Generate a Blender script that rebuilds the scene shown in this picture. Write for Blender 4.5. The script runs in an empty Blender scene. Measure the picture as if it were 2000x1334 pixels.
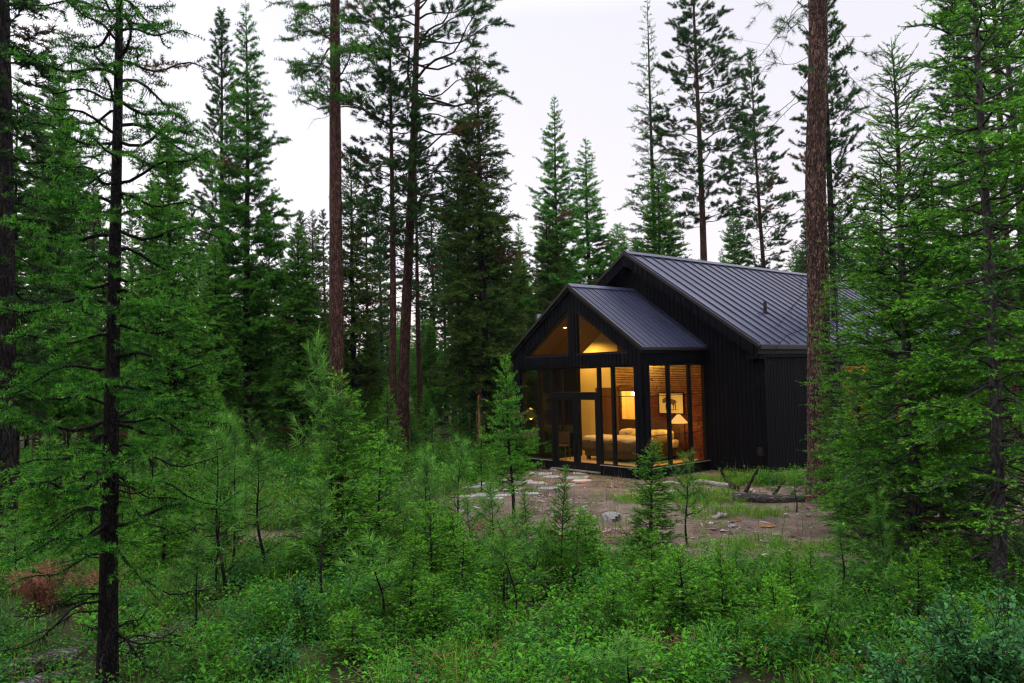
import bpy, math, random
import numpy as np
from math import sin, cos, radians, pi, sqrt
from mathutils import Vector, Matrix, noise as mnoise

rng = np.random.default_rng(7)
random.seed(7)
scene = bpy.context.scene
COL = scene.collection

# ------------------------------------------------------------------ camera
CAM_H = 2.9
F = 1529.0                      # focal length in pixels of a 2000 px wide frame
PITCH, ROLL = radians(2.5), radians(-1.4)
RM = (Matrix.Rotation(pi / 2 + PITCH, 3, 'X') @ Matrix.Rotation(ROLL, 3, 'Z'))
cam_d = bpy.data.cameras.new('camera')
cam = bpy.data.objects.new('camera', cam_d)
COL.objects.link(cam)
cam_d.sensor_width = 36
cam_d.lens = F / 2000 * 36
cam_d.clip_start = 0.05
cam_d.clip_end = 6000
m4 = RM.to_4x4(); m4.translation = (0, 0, CAM_H)
cam.matrix_world = m4
scene.camera = cam


def ray(px, py):
    return RM @ Vector(((px - 1000) / F, -(py - 667) / F, -1.0))


def ground(px, py, z=0.0):
    d = ray(px, py); t = (z - CAM_H) / d.z
    return (d.x * t, d.y * t)


def bear(px, py, dist):
    d = ray(px, py); t = dist / d.y
    return (d.x * t, dist)


def height_for(py_top, px, dist):
    d = ray(px, py_top)
    return CAM_H + d.z / d.y * dist


# ------------------------------------------------------------------ tagging
def tag(o, label=None, cat=None, group=None, kind=None):
    if label: o['label'] = label
    if cat: o['category'] = cat
    if group: o['group'] = group
    if kind: o['kind'] = kind
    return o


def empty(name, loc=(0, 0, 0), rz=0.0):
    o = bpy.data.objects.new(name, None)
    o.empty_display_size = 0.2
    o.location = loc; o.rotation_euler = (0, 0, rz)
    COL.objects.link(o)
    return o


# ------------------------------------------------------------------ materials
def new_mat(name):
    m = bpy.data.materials.new(name); m.use_nodes = True
    nt = m.node_tree; nt.nodes.clear()
    out = nt.nodes.new('ShaderNodeOutputMaterial')
    return m, nt, out


def N(nt, t, **kw):
    n = nt.nodes.new(t)
    for k, v in kw.items():
        if k in n.inputs.keys(): n.inputs[k].default_value = v
        else: setattr(n, k, v)
    return n


def L(nt, a, b): nt.links.new(a, b)


def ramp(nt, fac, stops):
    r = nt.nodes.new('ShaderNodeValToRGB')
    cr = r.color_ramp
    while len(cr.elements) < len(stops): cr.elements.new(0.5)
    for e, (p, c) in zip(cr.elements, stops):
        e.position = p; e.color = (*c, 1)
    L(nt, fac, r.inputs[0])
    return r.outputs[0]


def mapped(nt, scale, coord='Object'):
    tc = N(nt, 'ShaderNodeTexCoord')
    mp = N(nt, 'ShaderNodeMapping')
    mp.inputs['Scale'].default_value = scale
    L(nt, tc.outputs[coord], mp.inputs['Vector'])
    return mp.outputs[0]


def mat_simple(name, col, rough=0.6, spec=0.4, metal=0.0, noise=0.0, nscale=(8, 8, 8), bump=0.0, coord='Object'):
    m, nt, out = new_mat(name)
    b = N(nt, 'ShaderNodeBsdfPrincipled')
    b.inputs['Base Color'].default_value = (*col, 1)
    b.inputs['Roughness'].default_value = rough
    b.inputs['Specular IOR Level'].default_value = spec
    b.inputs['Metallic'].default_value = metal
    if noise or bump:
        n = N(nt, 'ShaderNodeTexNoise'); n.inputs['Detail'].default_value = 6
        n.inputs['Scale'].default_value = 1
        L(nt, mapped(nt, nscale, coord), n.inputs['Vector'])
        if noise:
            lo = tuple(c * (1 - noise) for c in col); hi = tuple(min(1, c * (1 + noise)) for c in col)
            L(nt, ramp(nt, n.outputs[0], [(0.3, lo), (0.7, hi)]), b.inputs['Base Color'])
        if bump:
            bp = N(nt, 'ShaderNodeBump', Strength=bump); bp.inputs['Distance'].default_value = 0.02
            L(nt, n.outputs[0], bp.inputs['Height']); L(nt, bp.outputs[0], b.inputs['Normal'])
    L(nt, b.outputs[0], out.inputs[0])
    return m


def mat_foliage(name, dark, light, brown=(0.16, 0.10, 0.045), transl=0.3, var=0.25, rough=0.55):
    m, nt, out = new_mat(name)
    at = N(nt, 'ShaderNodeAttribute', attribute_name='tint')
    c = ramp(nt, at.outputs['Fac'], [(0.0, dark), (0.88, light), (0.97, brown), (1.0, brown)])
    oi = N(nt, 'ShaderNodeObjectInfo')
    mr = N(nt, 'ShaderNodeMapRange')
    mr.inputs['To Min'].default_value = 1 - var; mr.inputs['To Max'].default_value = 1 + var
    L(nt, oi.outputs['Random'], mr.inputs['Value'])
    hs = N(nt, 'ShaderNodeHueSaturation')
    L(nt, c, hs.inputs['Color']); L(nt, mr.outputs[0], hs.inputs['Value'])
    p = N(nt, 'ShaderNodeBsdfPrincipled')
    p.inputs['Roughness'].default_value = rough
    p.inputs['Specular IOR Level'].default_value = 0.10
    L(nt, hs.outputs[0], p.inputs['Base Color'])
    t = N(nt, 'ShaderNodeBsdfTranslucent')
    L(nt, hs.outputs[0], t.inputs['Color'])
    mx = N(nt, 'ShaderNodeMixShader'); mx.inputs[0].default_value = transl
    L(nt, p.outputs[0], mx.inputs[1]); L(nt, t.outputs[0], mx.inputs[2])
    L(nt, mx.outputs[0], out.inputs[0])
    return m


def mat_bark(name, c0, c1, c2, sc=(14, 14, 3.2), bump=0.8):
    """furrowed bark: wandering upright cracks between rough plates"""
    m, nt, out = new_mat(name)
    v = mapped(nt, sc)
    def cracks(scale, k, dist):
        n = N(nt, 'ShaderNodeTexNoise'); n.inputs['Scale'].default_value = scale; n.inputs['Detail'].default_value = 3; n.inputs['Distortion'].default_value = dist
        L(nt, v, n.inputs['Vector'])
        a = N(nt, 'ShaderNodeMath', operation='SUBTRACT'); L(nt, n.outputs[0], a.inputs[0]); a.inputs[1].default_value = 0.5
        b = N(nt, 'ShaderNodeMath', operation='ABSOLUTE'); L(nt, a.outputs[0], b.inputs[0])
        c = N(nt, 'ShaderNodeMath', operation='MULTIPLY', use_clamp=True); L(nt, b.outputs[0], c.inputs[0]); c.inputs[1].default_value = k
        return c.outputs[0]
    mn = N(nt, 'ShaderNodeMath', operation='MINIMUM'); L(nt, cracks(0.8, 11, .4), mn.inputs[0]); L(nt, cracks(1.7, 14, .6), mn.inputs[1])
    crack = mn.outputs[0]
    n2 = N(nt, 'ShaderNodeTexNoise'); n2.inputs['Scale'].default_value = 2.2; n2.inputs['Detail'].default_value = 8; n2.inputs['Roughness'].default_value = .7
    L(nt, v, n2.inputs['Vector'])
    n3 = N(nt, 'ShaderNodeTexNoise'); n3.inputs['Scale'].default_value = 1.1; n3.inputs['Detail'].default_value = 3
    L(nt, mapped(nt, (1.5, 1.5, .8)), n3.inputs['Vector'])
    plate = ramp(nt, n2.outputs[0], [(0.34, c1), (0.66, c2)])
    mc = N(nt, 'ShaderNodeMixRGB'); L(nt, crack, mc.inputs[0]); mc.inputs[1].default_value = (*c0, 1); L(nt, plate, mc.inputs[2])
    tone = ramp(nt, n3.outputs[0], [(0.3, (.72, .72, .74)), (0.7, (1.18, 1.14, 1.12))])
    mm = N(nt, 'ShaderNodeMixRGB', blend_type='MULTIPLY'); mm.inputs[0].default_value = 1; L(nt, mc.outputs[0], mm.inputs[1]); L(nt, tone, mm.inputs[2])
    b = N(nt, 'ShaderNodeBsdfPrincipled'); b.inputs['Roughness'].default_value = 0.85; b.inputs['Specular IOR Level'].default_value = 0.15
    L(nt, mm.outputs[0], b.inputs['Base Color'])
    bp = N(nt, 'ShaderNodeBump', Strength=bump); bp.inputs['Distance'].default_value = 0.03
    ad = N(nt, 'ShaderNodeMath', operation='MULTIPLY_ADD'); L(nt, n2.outputs[0], ad.inputs[0]); ad.inputs[1].default_value = 0.7
    L(nt, crack, ad.inputs[2])
    L(nt, ad.outputs[0], bp.inputs['Height']); L(nt, bp.outputs[0], b.inputs['Normal'])
    L(nt, b.outputs[0], out.inputs[0])
    return m


def mat_emit(name, col, s):
    m, nt, out = new_mat(name)
    e = N(nt, 'ShaderNodeEmission'); e.inputs[0].default_value = (*col, 1); e.inputs[1].default_value = s
    L(nt, e.outputs[0], out.inputs[0])
    return m


def mat_glass(name):
    m, nt, out = new_mat(name)
    t = N(nt, 'ShaderNodeBsdfTransparent'); t.inputs[0].default_value = (0.93, 0.95, 0.94, 1)
    g = N(nt, 'ShaderNodeBsdfGlossy'); g.inputs['Roughness'].default_value = 0.01
    f = N(nt, 'ShaderNodeFresnel'); f.inputs[0].default_value = 1.45
    ge = N(nt, 'ShaderNodeNewGeometry'); k = N(nt, 'ShaderNodeMath', operation='SUBTRACT'); k.inputs[0].default_value = 1; L(nt, ge.outputs['Backfacing'], k.inputs[1])
    fk = N(nt, 'ShaderNodeMath', operation='MULTIPLY'); L(nt, f.outputs[0], fk.inputs[0]); L(nt, k.outputs[0], fk.inputs[1])
    mx = N(nt, 'ShaderNodeMixShader')
    L(nt, fk.outputs[0], mx.inputs[0]); L(nt, t.outputs[0], mx.inputs[1]); L(nt, g.outputs[0], mx.inputs[2])
    L(nt, mx.outputs[0], out.inputs[0])
    return m


def mat_planks(name, c0, c1, width, axis, rough=0.5):
    """tongue and groove boards: tone varies from board to board, thin joints"""
    m, nt, out = new_mat(name)
    tc = N(nt, 'ShaderNodeTexCoord'); sp = N(nt, 'ShaderNodeSeparateXYZ'); L(nt, tc.outputs['Object'], sp.inputs[0])
    d = N(nt, 'ShaderNodeMath', operation='DIVIDE'); L(nt, sp.outputs[axis], d.inputs[0]); d.inputs[1].default_value = width
    fl = N(nt, 'ShaderNodeMath', operation='FLOOR'); L(nt, d.outputs[0], fl.inputs[0])
    wn = N(nt, 'ShaderNodeTexWhiteNoise', noise_dimensions='1D'); L(nt, fl.outputs[0], wn.inputs['W'])
    fr = N(nt, 'ShaderNodeMath', operation='FRACT'); L(nt, d.outputs[0], fr.inputs[0])
    gp = N(nt, 'ShaderNodeMath', operation='GREATER_THAN'); L(nt, fr.outputs[0], gp.inputs[0]); gp.inputs[1].default_value = 0.06
    gr = N(nt, 'ShaderNodeTexNoise'); gr.inputs['Scale'].default_value = 1; gr.inputs['Detail'].default_value = 5
    sc = [3, 3, 3]; sc[axis] = 40
    L(nt, mapped(nt, sc), gr.inputs['Vector'])
    ad = N(nt, 'ShaderNodeMath', operation='ADD'); L(nt, wn.outputs[0], ad.inputs[0]); L(nt, gr.outputs[0], ad.inputs[1])
    hf = N(nt, 'ShaderNodeMath', operation='MULTIPLY'); L(nt, ad.outputs[0], hf.inputs[0]); hf.inputs[1].default_value = 0.5
    c = ramp(nt, hf.outputs[0], [(0.2, c0), (0.85, c1)])
    mc = N(nt, 'ShaderNodeMixRGB', blend_type='MIX'); L(nt, gp.outputs[0], mc.inputs[0])
    mc.inputs[1].default_value = (*[x * 0.3 for x in c0], 1); L(nt, c, mc.inputs[2])
    b = N(nt, 'ShaderNodeBsdfPrincipled'); b.inputs['Roughness'].default_value = rough
    L(nt, mc.outputs[0], b.inputs['Base Color']); L(nt, b.outputs[0], out.inputs[0])
    return m


MT = {}
# foliage (tint 0 = old needles, 1 = fresh growth)
MT['fir'] = mat_foliage('fir_needles', (0.018, 0.085, 0.014), (0.15, 0.38, 0.040))
MT['fir_dark'] = mat_foliage('dark_fir_needles', (0.018, 0.055, 0.016), (0.07, 0.16, 0.034))
MT['fir_olive'] = mat_foliage('olive_fir_needles', (0.032, 0.072, 0.014), (0.12, 0.21, 0.030))
MT['fir_bright'] = mat_foliage('bright_fir_needles', (0.020, 0.115, 0.014), (0.24, 0.60, 0.04), var=0.2)
MT['larch'] = mat_foliage('larch_needles', (0.018, 0.105, 0.014), (0.125, 0.38, 0.030))
MT['larch_bright'] = mat_foliage('fresh_larch_needles', (0.036, 0.18, 0.020), (0.20, 0.54, 0.04), var=0.2)
MT['pine'] = mat_foliage('pine_needles', (0.020, 0.068, 0.020), (0.095, 0.22, 0.050))
MT['pine_bright'] = mat_foliage('young_pine_needles', (0.026, 0.10, 0.020), (0.22, 0.50, 0.075), var=0.2)
MT['leaf'] = mat_foliage('undergrowth_leaves', (0.011, 0.070, 0.008), (0.135, 0.43, 0.024), var=0.1)
MT['leaf_cool'] = mat_foliage('cool_undergrowth_leaves', (0.012, 0.070, 0.018), (0.085, 0.30, 0.060), var=0.1, rough=0.45)
MT['leaf_olive'] = mat_foliage('yellowish_undergrowth_leaves', (0.030, 0.075, 0.011), (0.22, 0.40, 0.036), var=0.1)
MT['leaf_blue'] = mat_foliage('silvery_leaves', (0.018, 0.11, 0.030), (0.14, 0.38, 0.115), var=0.1, rough=0.4)
MT['grass'] = mat_foliage('grass_blades', (0.045, 0.15, 0.014), (0.24, 0.48, 0.045), (0.30, 0.20, 0.08), var=0.1)
MT['dead'] = mat_foliage('dry_needles', (0.15, 0.058, 0.035), (0.36, 0.165, 0.105), var=0.1, transl=0.1)
MT['lichen'] = mat_foliage('beard_lichen', (0.006, 0.008, 0.005), (0.022, 0.028, 0.015), transl=0.1)
# bark
MT['bark_red'] = mat_bark('red_pine_bark', (0.016, 0.008, 0.007), (0.085, 0.036, 0.026), (0.22, 0.11, 0.085))
MT['bark_red_big'] = mat_bark('plated_pine_bark', (0.020, 0.012, 0.011), (0.14, 0.072, 0.056), (0.42, 0.25, 0.205), sc=(15, 15, 5.5), bump=1.0)
MT['bark_dark'] = mat_bark('dark_bark', (0.006, 0.005, 0.006), (0.026, 0.021, 0.021), (0.07, 0.058, 0.056))
MT['bark_grey'] = mat_bark('grey_fir_bark', (0.03, 0.028, 0.028), (0.065, 0.058, 0.056), (0.13, 0.12, 0.115), sc=(10, 10, 6), bump=0.3)
MT['bark_black'] = mat_bark('black_larch_bark', (0.004, 0.0035, 0.004), (0.016, 0.0125, 0.013), (0.048, 0.038, 0.037), sc=(26, 26, 9), bump=0.8)
MT['deadwood'] = mat_simple('weathered_wood', (0.30, 0.27, 0.26), 0.8, 0.2, noise=0.5, nscale=(3, 30, 30), bump=0.6)
MT['logbark'] = mat_bark('fallen_log_bark', (0.03, 0.024, 0.023), (0.15, 0.125, 0.12), (0.36, 0.31, 0.30), sc=(5, 22, 22))
MT['orangewood'] = mat_simple('broken_bark', (0.30, 0.135, 0.055), 0.8, 0.2, noise=0.5, nscale=(4, 20, 20), bump=0.5)
MT['stone'] = mat_simple('grey_stone', (0.24, 0.225, 0.22), 0.8, 0.3, noise=0.35, nscale=(6, 6, 6), bump=0.5)
MT['flag'] = mat_simple('flagstone', (0.34, 0.32, 0.315), 0.75, 0.3, noise=0.3, nscale=(2.5, 2.5, 2.5), bump=0.3)


# ------------------------------------------------------------------ mesh builder
class MB:
    """collects vertices and polygons, builds ONE mesh object"""
    def __init__(s): s.v = []; s.f3 = []; s.f4 = []; s.t = []; s.n = 0

    def add(s, v, f3=None, f4=None, tint=None):
        v = np.asarray(v, dtype=np.float32).reshape(-1, 3)
        if f3 is not None and len(f3): s.f3.append(np.asarray(f3, dtype=np.int64).reshape(-1, 3) + s.n)
        if f4 is not None and len(f4): s.f4.append(np.asarray(f4, dtype=np.int64).reshape(-1, 4) + s.n)
        s.v.append(v)
        if tint is None: tint = 0.4
        s.t.append(np.broadcast_to(np.asarray(tint, dtype=np.float32), (len(v),)))
        s.n += len(v)
        return s

    def box(s, x0, x1, y0, y1, z0, z1):
        v = [(x, y, z) for z in (z0, z1) for y in (y0, y1) for x in (x0, x1)]
        s.add(v, f4=[(0, 2, 3, 1), (4, 5, 7, 6), (0, 1, 5, 4), (2, 6, 7, 3), (0, 4, 6, 2), (1, 3, 7, 5)])
        return s

    def prism(s, poly, axis, a, b):
        """polygon in the plane across `axis` (0: (y,z), 1: (x,z), 2: (x,y)), extruded from a to b"""
        n = len(poly)
        def P(p, w):
            return {0: (w, p[0], p[1]), 1: (p[0], w, p[1]), 2: (p[0], p[1], w)}[axis]
        v = [P(p, a) for p in poly] + [P(p, b) for p in poly]
        f4 = [(i, (i + 1) % n, n + (i + 1) % n, n + i) for i in range(n)]
        f3 = []
        for i in range(1, n - 1): f3 += [(0, i + 1, i), (n, n + i, n + i + 1)]
        s.add(v, f3=f3, f4=f4)
        return s

    def tube(s, P, R, k=8, cap=True, tint=None):
        P = np.asarray(P, float); R = np.broadcast_to(np.asarray(R, float), (len(P),))
        v, q = tubes(P[None], R[None], k)
        n = len(v)
        f3 = []
        if cap:
            v = np.vstack([v, P[:1], P[-1:]])
            for i in range(k):
                f3.append((n, (i + 1) % k, i)); f3.append((n + 1, n - k + i, n - k + (i + 1) % k))
        s.add(v, f3=f3, f4=q, tint=tint)
        return s

    def mesh(s, name, smooth=False):
        me = bpy.data.meshes.new(name)
        V = np.concatenate(s.v) if s.v else np.zeros((0, 3), np.float32)
        f3 = np.concatenate(s.f3) if s.f3 else np.zeros((0, 3), np.int64)
        f4 = np.concatenate(s.f4) if s.f4 else np.zeros((0, 4), np.int64)
        me.vertices.add(len(V)); me.vertices.foreach_set('co', V.astype(np.float32).ravel())
        loops = np.concatenate([f3.ravel(), f4.ravel()]).astype(np.int32)
        me.loops.add(len(loops)); me.loops.foreach_set('vertex_index', loops)
        tot = np.concatenate([np.full(len(f3), 3), np.full(len(f4), 4)]).astype(np.int32)
        st = np.concatenate([[0], np.cumsum(tot)[:-1]]).astype(np.int32) if len(tot) else np.zeros(0, np.int32)
        me.polygons.add(len(tot)); me.polygons.foreach_set('loop_start', st)
        me.polygons.foreach_set('use_smooth', np.full(len(tot), bool(smooth)))
        a = me.attributes.new('tint', 'FLOAT', 'POINT')
        a.data.foreach_set('value', np.concatenate(s.t).astype(np.float32))
        me.update(calc_edges=True)
        return me

    def build(s, name, mat, parent=None, smooth=False, recalc=False, bevel=0):
        me = s.mesh(name, smooth)
        if recalc or bevel or (not smooth and len(me.vertices) < 40000 and mat.name[-7:] not in ('needles',)):
            import bmesh
            bm = bmesh.new(); bm.from_mesh(me)
            bmesh.ops.recalc_face_normals(bm, faces=bm.faces)
            bm.to_mesh(me); bm.free()
        me.materials.append(mat)
        o = bpy.data.objects.new(name, me); COL.objects.link(o)
        if parent: o.parent = parent
        if bevel:
            b = o.modifiers.new('bevel', 'BEVEL'); b.width = bevel; b.segments = 2; b.limit_method = 'ANGLE'
        return o


def norm(a):
    return a / np.maximum(np.linalg.norm(a, axis=-1, keepdims=True), 1e-9)


def tubes(P, R, k=4):
    """P[B,N,3], R[B,N] -> all tubes as vertices and quads"""
    B, n, _ = P.shape
    T = np.empty_like(P)
    T[:, 1:-1] = P[:, 2:] - P[:, :-2]; T[:, 0] = P[:, 1] - P[:, 0]; T[:, -1] = P[:, -1] - P[:, -2]
    T = norm(T)
    ref = np.where(np.abs(T[:, :1, 2:3]) > 0.8, np.array([1.0, 0, 0]), np.array([0, 0, 1.0]))
    A = norm(np.cross(T, np.broadcast_to(ref, T.shape))); Bn = np.cross(T, A)
    an = np.arange(k) * 2 * pi / k
    V = P[:, :, None] + R[:, :, None, None] * (A[:, :, None] * np.cos(an)[None, None, :, None] + Bn[:, :, None] * np.sin(an)[None, None, :, None])
    idx = np.arange(B * n * k).reshape(B, n, k)
    a = idx[:, :-1]; b = idx[:, 1:]
    q = np.stack([a, np.roll(a, -1, 2), np.roll(b, -1, 2), b], -1).reshape(-1, 4)
    return V.reshape(-1, 3), q


def needles(mb, P, D, ln, w, tint):
    """one thin triangle for each needle"""
    n = len(P)
    if not n: return
    r = rng.normal(size=(n, 3))
    S = norm(np.cross(D, r)) * (np.asarray(w) / 2).reshape(-1, 1)
    ln = np.broadcast_to(np.asarray(ln), (n,)).reshape(-1, 1)
    V = np.stack([P - S, P + S, P + D * ln], 1).reshape(-1, 3)
    mb.add(V, f3=np.arange(3 * n).reshape(n, 3), tint=np.repeat(np.broadcast_to(tint, (n,)), 3))


def vnoise(x, y, s=1.0, seed=0):
    """smooth value noise, vectorised"""
    x = np.asarray(x, float) / s; y = np.asarray(y, float) / s
    xi = np.floor(x).astype(np.int64); yi = np.floor(y).astype(np.int64)
    fx = x - xi; fy = y - yi
    fx = fx * fx * (3 - 2 * fx); fy = fy * fy * (3 - 2 * fy)
    def h(a, b):
        n = (a * 374761393 + b * 668265263 + seed * 1442695041) & 0xffffffff
        n = ((n ^ (n >> 13)) * 1274126177) & 0xffffffff
        return ((n ^ (n >> 16)) & 0xffff) / 65535.0
    return (h(xi, yi) * (1 - fx) + h(xi + 1, yi) * fx) * (1 - fy) + (h(xi, yi + 1) * (1 - fx) + h(xi + 1, yi + 1) * fx) * fy


# ------------------------------------------------------------------ house frame
HA = radians(40.4)
HX, HY = 1.703, 22.036
def house_to_world(x, y):
    """x to the right along the front, y into the house"""
    return (HX + x * sin(HA) + y * cos(HA), HY - x * cos(HA) + y * sin(HA))
def world_to_house(X, Y):
    X = np.asarray(X) - HX; Y = np.asarray(Y) - HY
    return X * sin(HA) - Y * cos(HA), X * cos(HA) + Y * sin(HA)


def in_house(X, Y, m=0.0):
    x, y = world_to_house(X, Y)
    return ((np.abs(x) < 4.4 + m) & (y > 2.7 - m) & (y < 18 + m)) | ((np.abs(x) < 2.6 + m) & (y > -m) & (y < 4))


def smooth(a, b, x):
    t = np.clip((x - a) / (b - a), 0, 1); return t * t * (3 - 2 * t)


def house_dist(X, Y):
    x, y = world_to_house(X, Y)
    d1 = np.hypot(np.maximum(np.abs(x) - 4.4, 0), np.maximum(np.maximum(2.7 - y, y - 18), 0))
    d2 = np.hypot(np.maximum(np.abs(x) - 2.6, 0), np.maximum(np.maximum(-y, y - 4), 0))
    return np.minimum(d1, d2)


def hgt(X, Y):
    X = np.asarray(X, float); Y = np.asarray(Y, float)
    d = house_dist(X, Y)
    r = np.hypot(X, Y)
    z = 0.15 * (1 - smooth(0.5, 6, d))
    bump = (vnoise(X, Y, 3.1, 3) - 0.5) * 0.16 + (vnoise(X, Y, 1.1, 4) - 0.5) * 0.07 + (vnoise(X, Y, 0.35, 5) - 0.5) * 0.03
    z = z + bump * smooth(0.0, 2.5, d) * (1 - smooth(60, 200, r))
    z = z + (vnoise(X, Y, 140, 8) - 0.45) * 5 * smooth(70, 260, r)
    return z


CLEAR = [ground(*p) for p in ((840, 985), (880, 958), (1010, 935), (1090, 912), (1180, 925), (1390, 915), (1500, 930), (1640, 925), (1740, 925), (2050, 940),
                              (2020, 1045), (1860, 1085), (1760, 1100), (1640, 1120), (1500, 1135), (1390, 1125), (1290, 1100), (1150, 1090), (960, 1080), (860, 1062))]
def in_poly(X, Y, poly):
    X = np.asarray(X); Y = np.asarray(Y); r = np.zeros(X.shape, bool)
    for (x0, y0), (x1, y1) in zip(poly, poly[1:] + poly[:1]):
        c = (y0 > Y) != (y1 > Y)
        with np.errstate(divide='ignore', invalid='ignore'):
            xx = (x1 - x0) * (Y - y0) / (y1 - y0) + x0
        r ^= c & (X < xx)
    return r
def dirt_mask(X, Y):
    """0 grown over .. 1 bare earth"""
    j = 0.9
    a = 0
    for k in range(5):
        ox = (vnoise(X, Y, 1.3, 20 + k) - 0.5) * 2 * j; oy = (vnoise(X, Y, 1.3, 40 + k) - 0.5) * 2 * j
        a = a + in_poly(X + ox, Y + oy, CLEAR)
    a = a / 5.0
    # a few bare patches out in the thicket, and the grassy strip between log and wall
    for (px, py, r) in ((530, 1052, 1.3), (700, 1010, 0.8)):
        cx, cy = ground(px, py)
        a = np.maximum(a, (1 - smooth(0.4, 1.0, np.hypot((X - cx) / (r * 1.6), (Y - cy) / r))) * 0.9)
    gx, gy = ground(1560, 952)
    a = a * (1 - 0.75 * (1 - smooth(0.5, 1.1, np.hypot((X - gx) / 2.6, (Y - gy) / 1.0))))
    gx, gy = ground(1360, 985)
    a = a * (1 - 0.6 * (1 - smooth(0.4, 1.1, np.hypot((X - gx) / 1.5, (Y - gy) / 0.7))))
    return a
HAZE = 0.00015

# ------------------------------------------------------------------ sky and light
world = bpy.data.worlds.new('World'); scene.world = world; world.use_nodes = True
nt = world.node_tree; nt.nodes.clear()
wo = nt.nodes.new('ShaderNodeOutputWorld')
SUN_EL, SUN_AZ = radians(20), radians(300)       # low beyond the trees on the left, under an overcast sky
sky = N(nt, 'ShaderNodeTexSky'); sky.sky_type = 'NISHITA'; sky.sun_disc = False
sky.sun_elevation = SUN_EL; sky.sun_rotation = SUN_AZ
bgs = N(nt, 'ShaderNodeBackground'); L(nt, sky.outputs[0], bgs.inputs[0]); bgs.inputs[1].default_value = 0.05
tc = N(nt, 'ShaderNodeTexCoord'); sp = N(nt, 'ShaderNodeSeparateXYZ'); L(nt, tc.outputs['Generated'], sp.inputs[0])
cl = ramp(nt, sp.outputs[2], [(0.0, (1.05, 0.81, 0.84)), (0.12, (1.05, 0.90, 0.93)), (0.38, (1.01, 0.935, 0.965)), (0.8, (0.95, 0.95, 1.0))])
bgc = N(nt, 'ShaderNodeBackground'); L(nt, cl, bgc.inputs[0])
# an overcast sky is brightest overhead
zr = N(nt, 'ShaderNodeMapRange'); zr.inputs['From Min'].default_value = .42; zr.inputs['From Max'].default_value = 1.0
zr.inputs['To Min'].default_value = .66; zr.inputs['To Max'].default_value = 2.6; L(nt, sp.outputs[2], zr.inputs['Value']); L(nt, zr.outputs[0], bgc.inputs[1])
ads = N(nt, 'ShaderNodeAddShader'); L(nt, bgs.outputs[0], ads.inputs[0]); L(nt, bgc.outputs[0], ads.inputs[1])
L(nt, ads.outputs[0], wo.inputs[0])
sd = bpy.data.lights.new('sun', 'SUN'); sd.energy = 0.5; sd.angle = radians(25); sd.color = (1, 0.95, 0.88)
so = bpy.data.objects.new('sun', sd); COL.objects.link(so)
# the lamp shines along -Z; the sky's rotation is measured from +Y clockwise
sdir = Vector((sin(SUN_AZ) * cos(SUN_EL), cos(SUN_AZ) * cos(SUN_EL), sin(SUN_EL)))
so.rotation_euler = sdir.to_track_quat('Z', 'Y').to_euler()
scene.view_settings.view_transform = 'Standard'; scene.view_settings.look = 'None'
scene.view_settings.exposure = 0.32; scene.view_settings.gamma = 1
scene.cycles.use_denoising = True; scene.cycles.pixel_filter_type = 'BLACKMAN_HARRIS'; scene.cycles.filter_width = 1.25
scene.cycles.max_bounces = 6; scene.cycles.diffuse_bounces = 3; scene.cycles.glossy_bounces = 3
scene.cycles.transmission_bounces = 3; scene.cycles.transparent_max_bounces = 12
scene.cycles.sample_clamp_indirect = 3.0

# ------------------------------------------------------------------ ground
def axis_coords(lo, hi, step, far):
    a = [lo]; 
    while a[-1] < hi: a.append(a[-1] + step)
    s = step; up = [a[-1]]
    while up[-1] < far: s *= 1.22; up.append(up[-1] + s)
    s = step; dn = [lo]
    while dn[-1] > -far: s *= 1.22; dn.append(dn[-1] - s)
    return np.array(dn[:0:-1] + a + up[1:])
gx = axis_coords(-14, 18, 0.14, 1600); gy = axis_coords(3, 34, 0.14, 1600)
XX, YY = np.meshgrid(gx, gy)
ZZ = hgt(XX, YY)
DM = dirt_mask(XX, YY)
mb = MB(); ny, nx = XX.shape
idx = np.arange(nx * ny).reshape(ny, nx)
mb.add(np.stack([XX, YY, ZZ], -1), f4=np.stack([idx[:-1, :-1], idx[:-1, 1:], idx[1:, 1:], idx[1:, :-1]], -1), tint=DM.ravel())
m, nt, out = new_mat('forest_floor')
at = N(nt, 'ShaderNodeAttribute', attribute_name='tint')
v = mapped(nt, (1, 1, 1))
n1 = N(nt, 'ShaderNodeTexNoise'); n1.inputs['Scale'].default_value = 1.6; n1.inputs['Detail'].default_value = 9; n1.inputs['Roughness'].default_value = 0.65; L(nt, v, n1.inputs['Vector'])
n2 = N(nt, 'ShaderNodeTexNoise'); n2.inputs['Scale'].default_value = 22; n2.inputs['Detail'].default_value = 6; n2.inputs['Roughness'].default_value = 0.7; L(nt, v, n2.inputs['Vector'])
earth = ramp(nt, n1.outputs[0], [(0.28, (0.085, 0.055, 0.042)), (0.5, (0.185, 0.138, 0.108)), (0.72, (0.30, 0.24, 0.20))])
chips = ramp(nt, n2.outputs[0], [(0.3, (0.55, 0.5, 0.5)), (0.62, (1.0, 1.0, 1.0)), (0.75, (1.5, 1.45, 1.4))])
mul = N(nt, 'ShaderNodeMixRGB', blend_type='MULTIPLY'); mul.inputs[0].default_value = 1; L(nt, earth, mul.inputs[1]); L(nt, chips, mul.inputs[2])
duff = ramp(nt, n1.outputs[0], [(0.3, (0.020, 0.017, 0.011)), (0.5, (0.034, 0.036, 0.015)), (0.72, (0.060, 0.072, 0.024))])
mx = N(nt, 'ShaderNodeMixRGB'); L(nt, at.outputs['Fac'], mx.inputs[0]); L(nt, duff, mx.inputs[1]); L(nt, mul.outputs[0], mx.inputs[2])
b = N(nt, 'ShaderNodeBsdfPrincipled'); b.inputs['Roughness'].default_value = 0.95; b.inputs['Specular IOR Level'].default_value = 0.1
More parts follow.
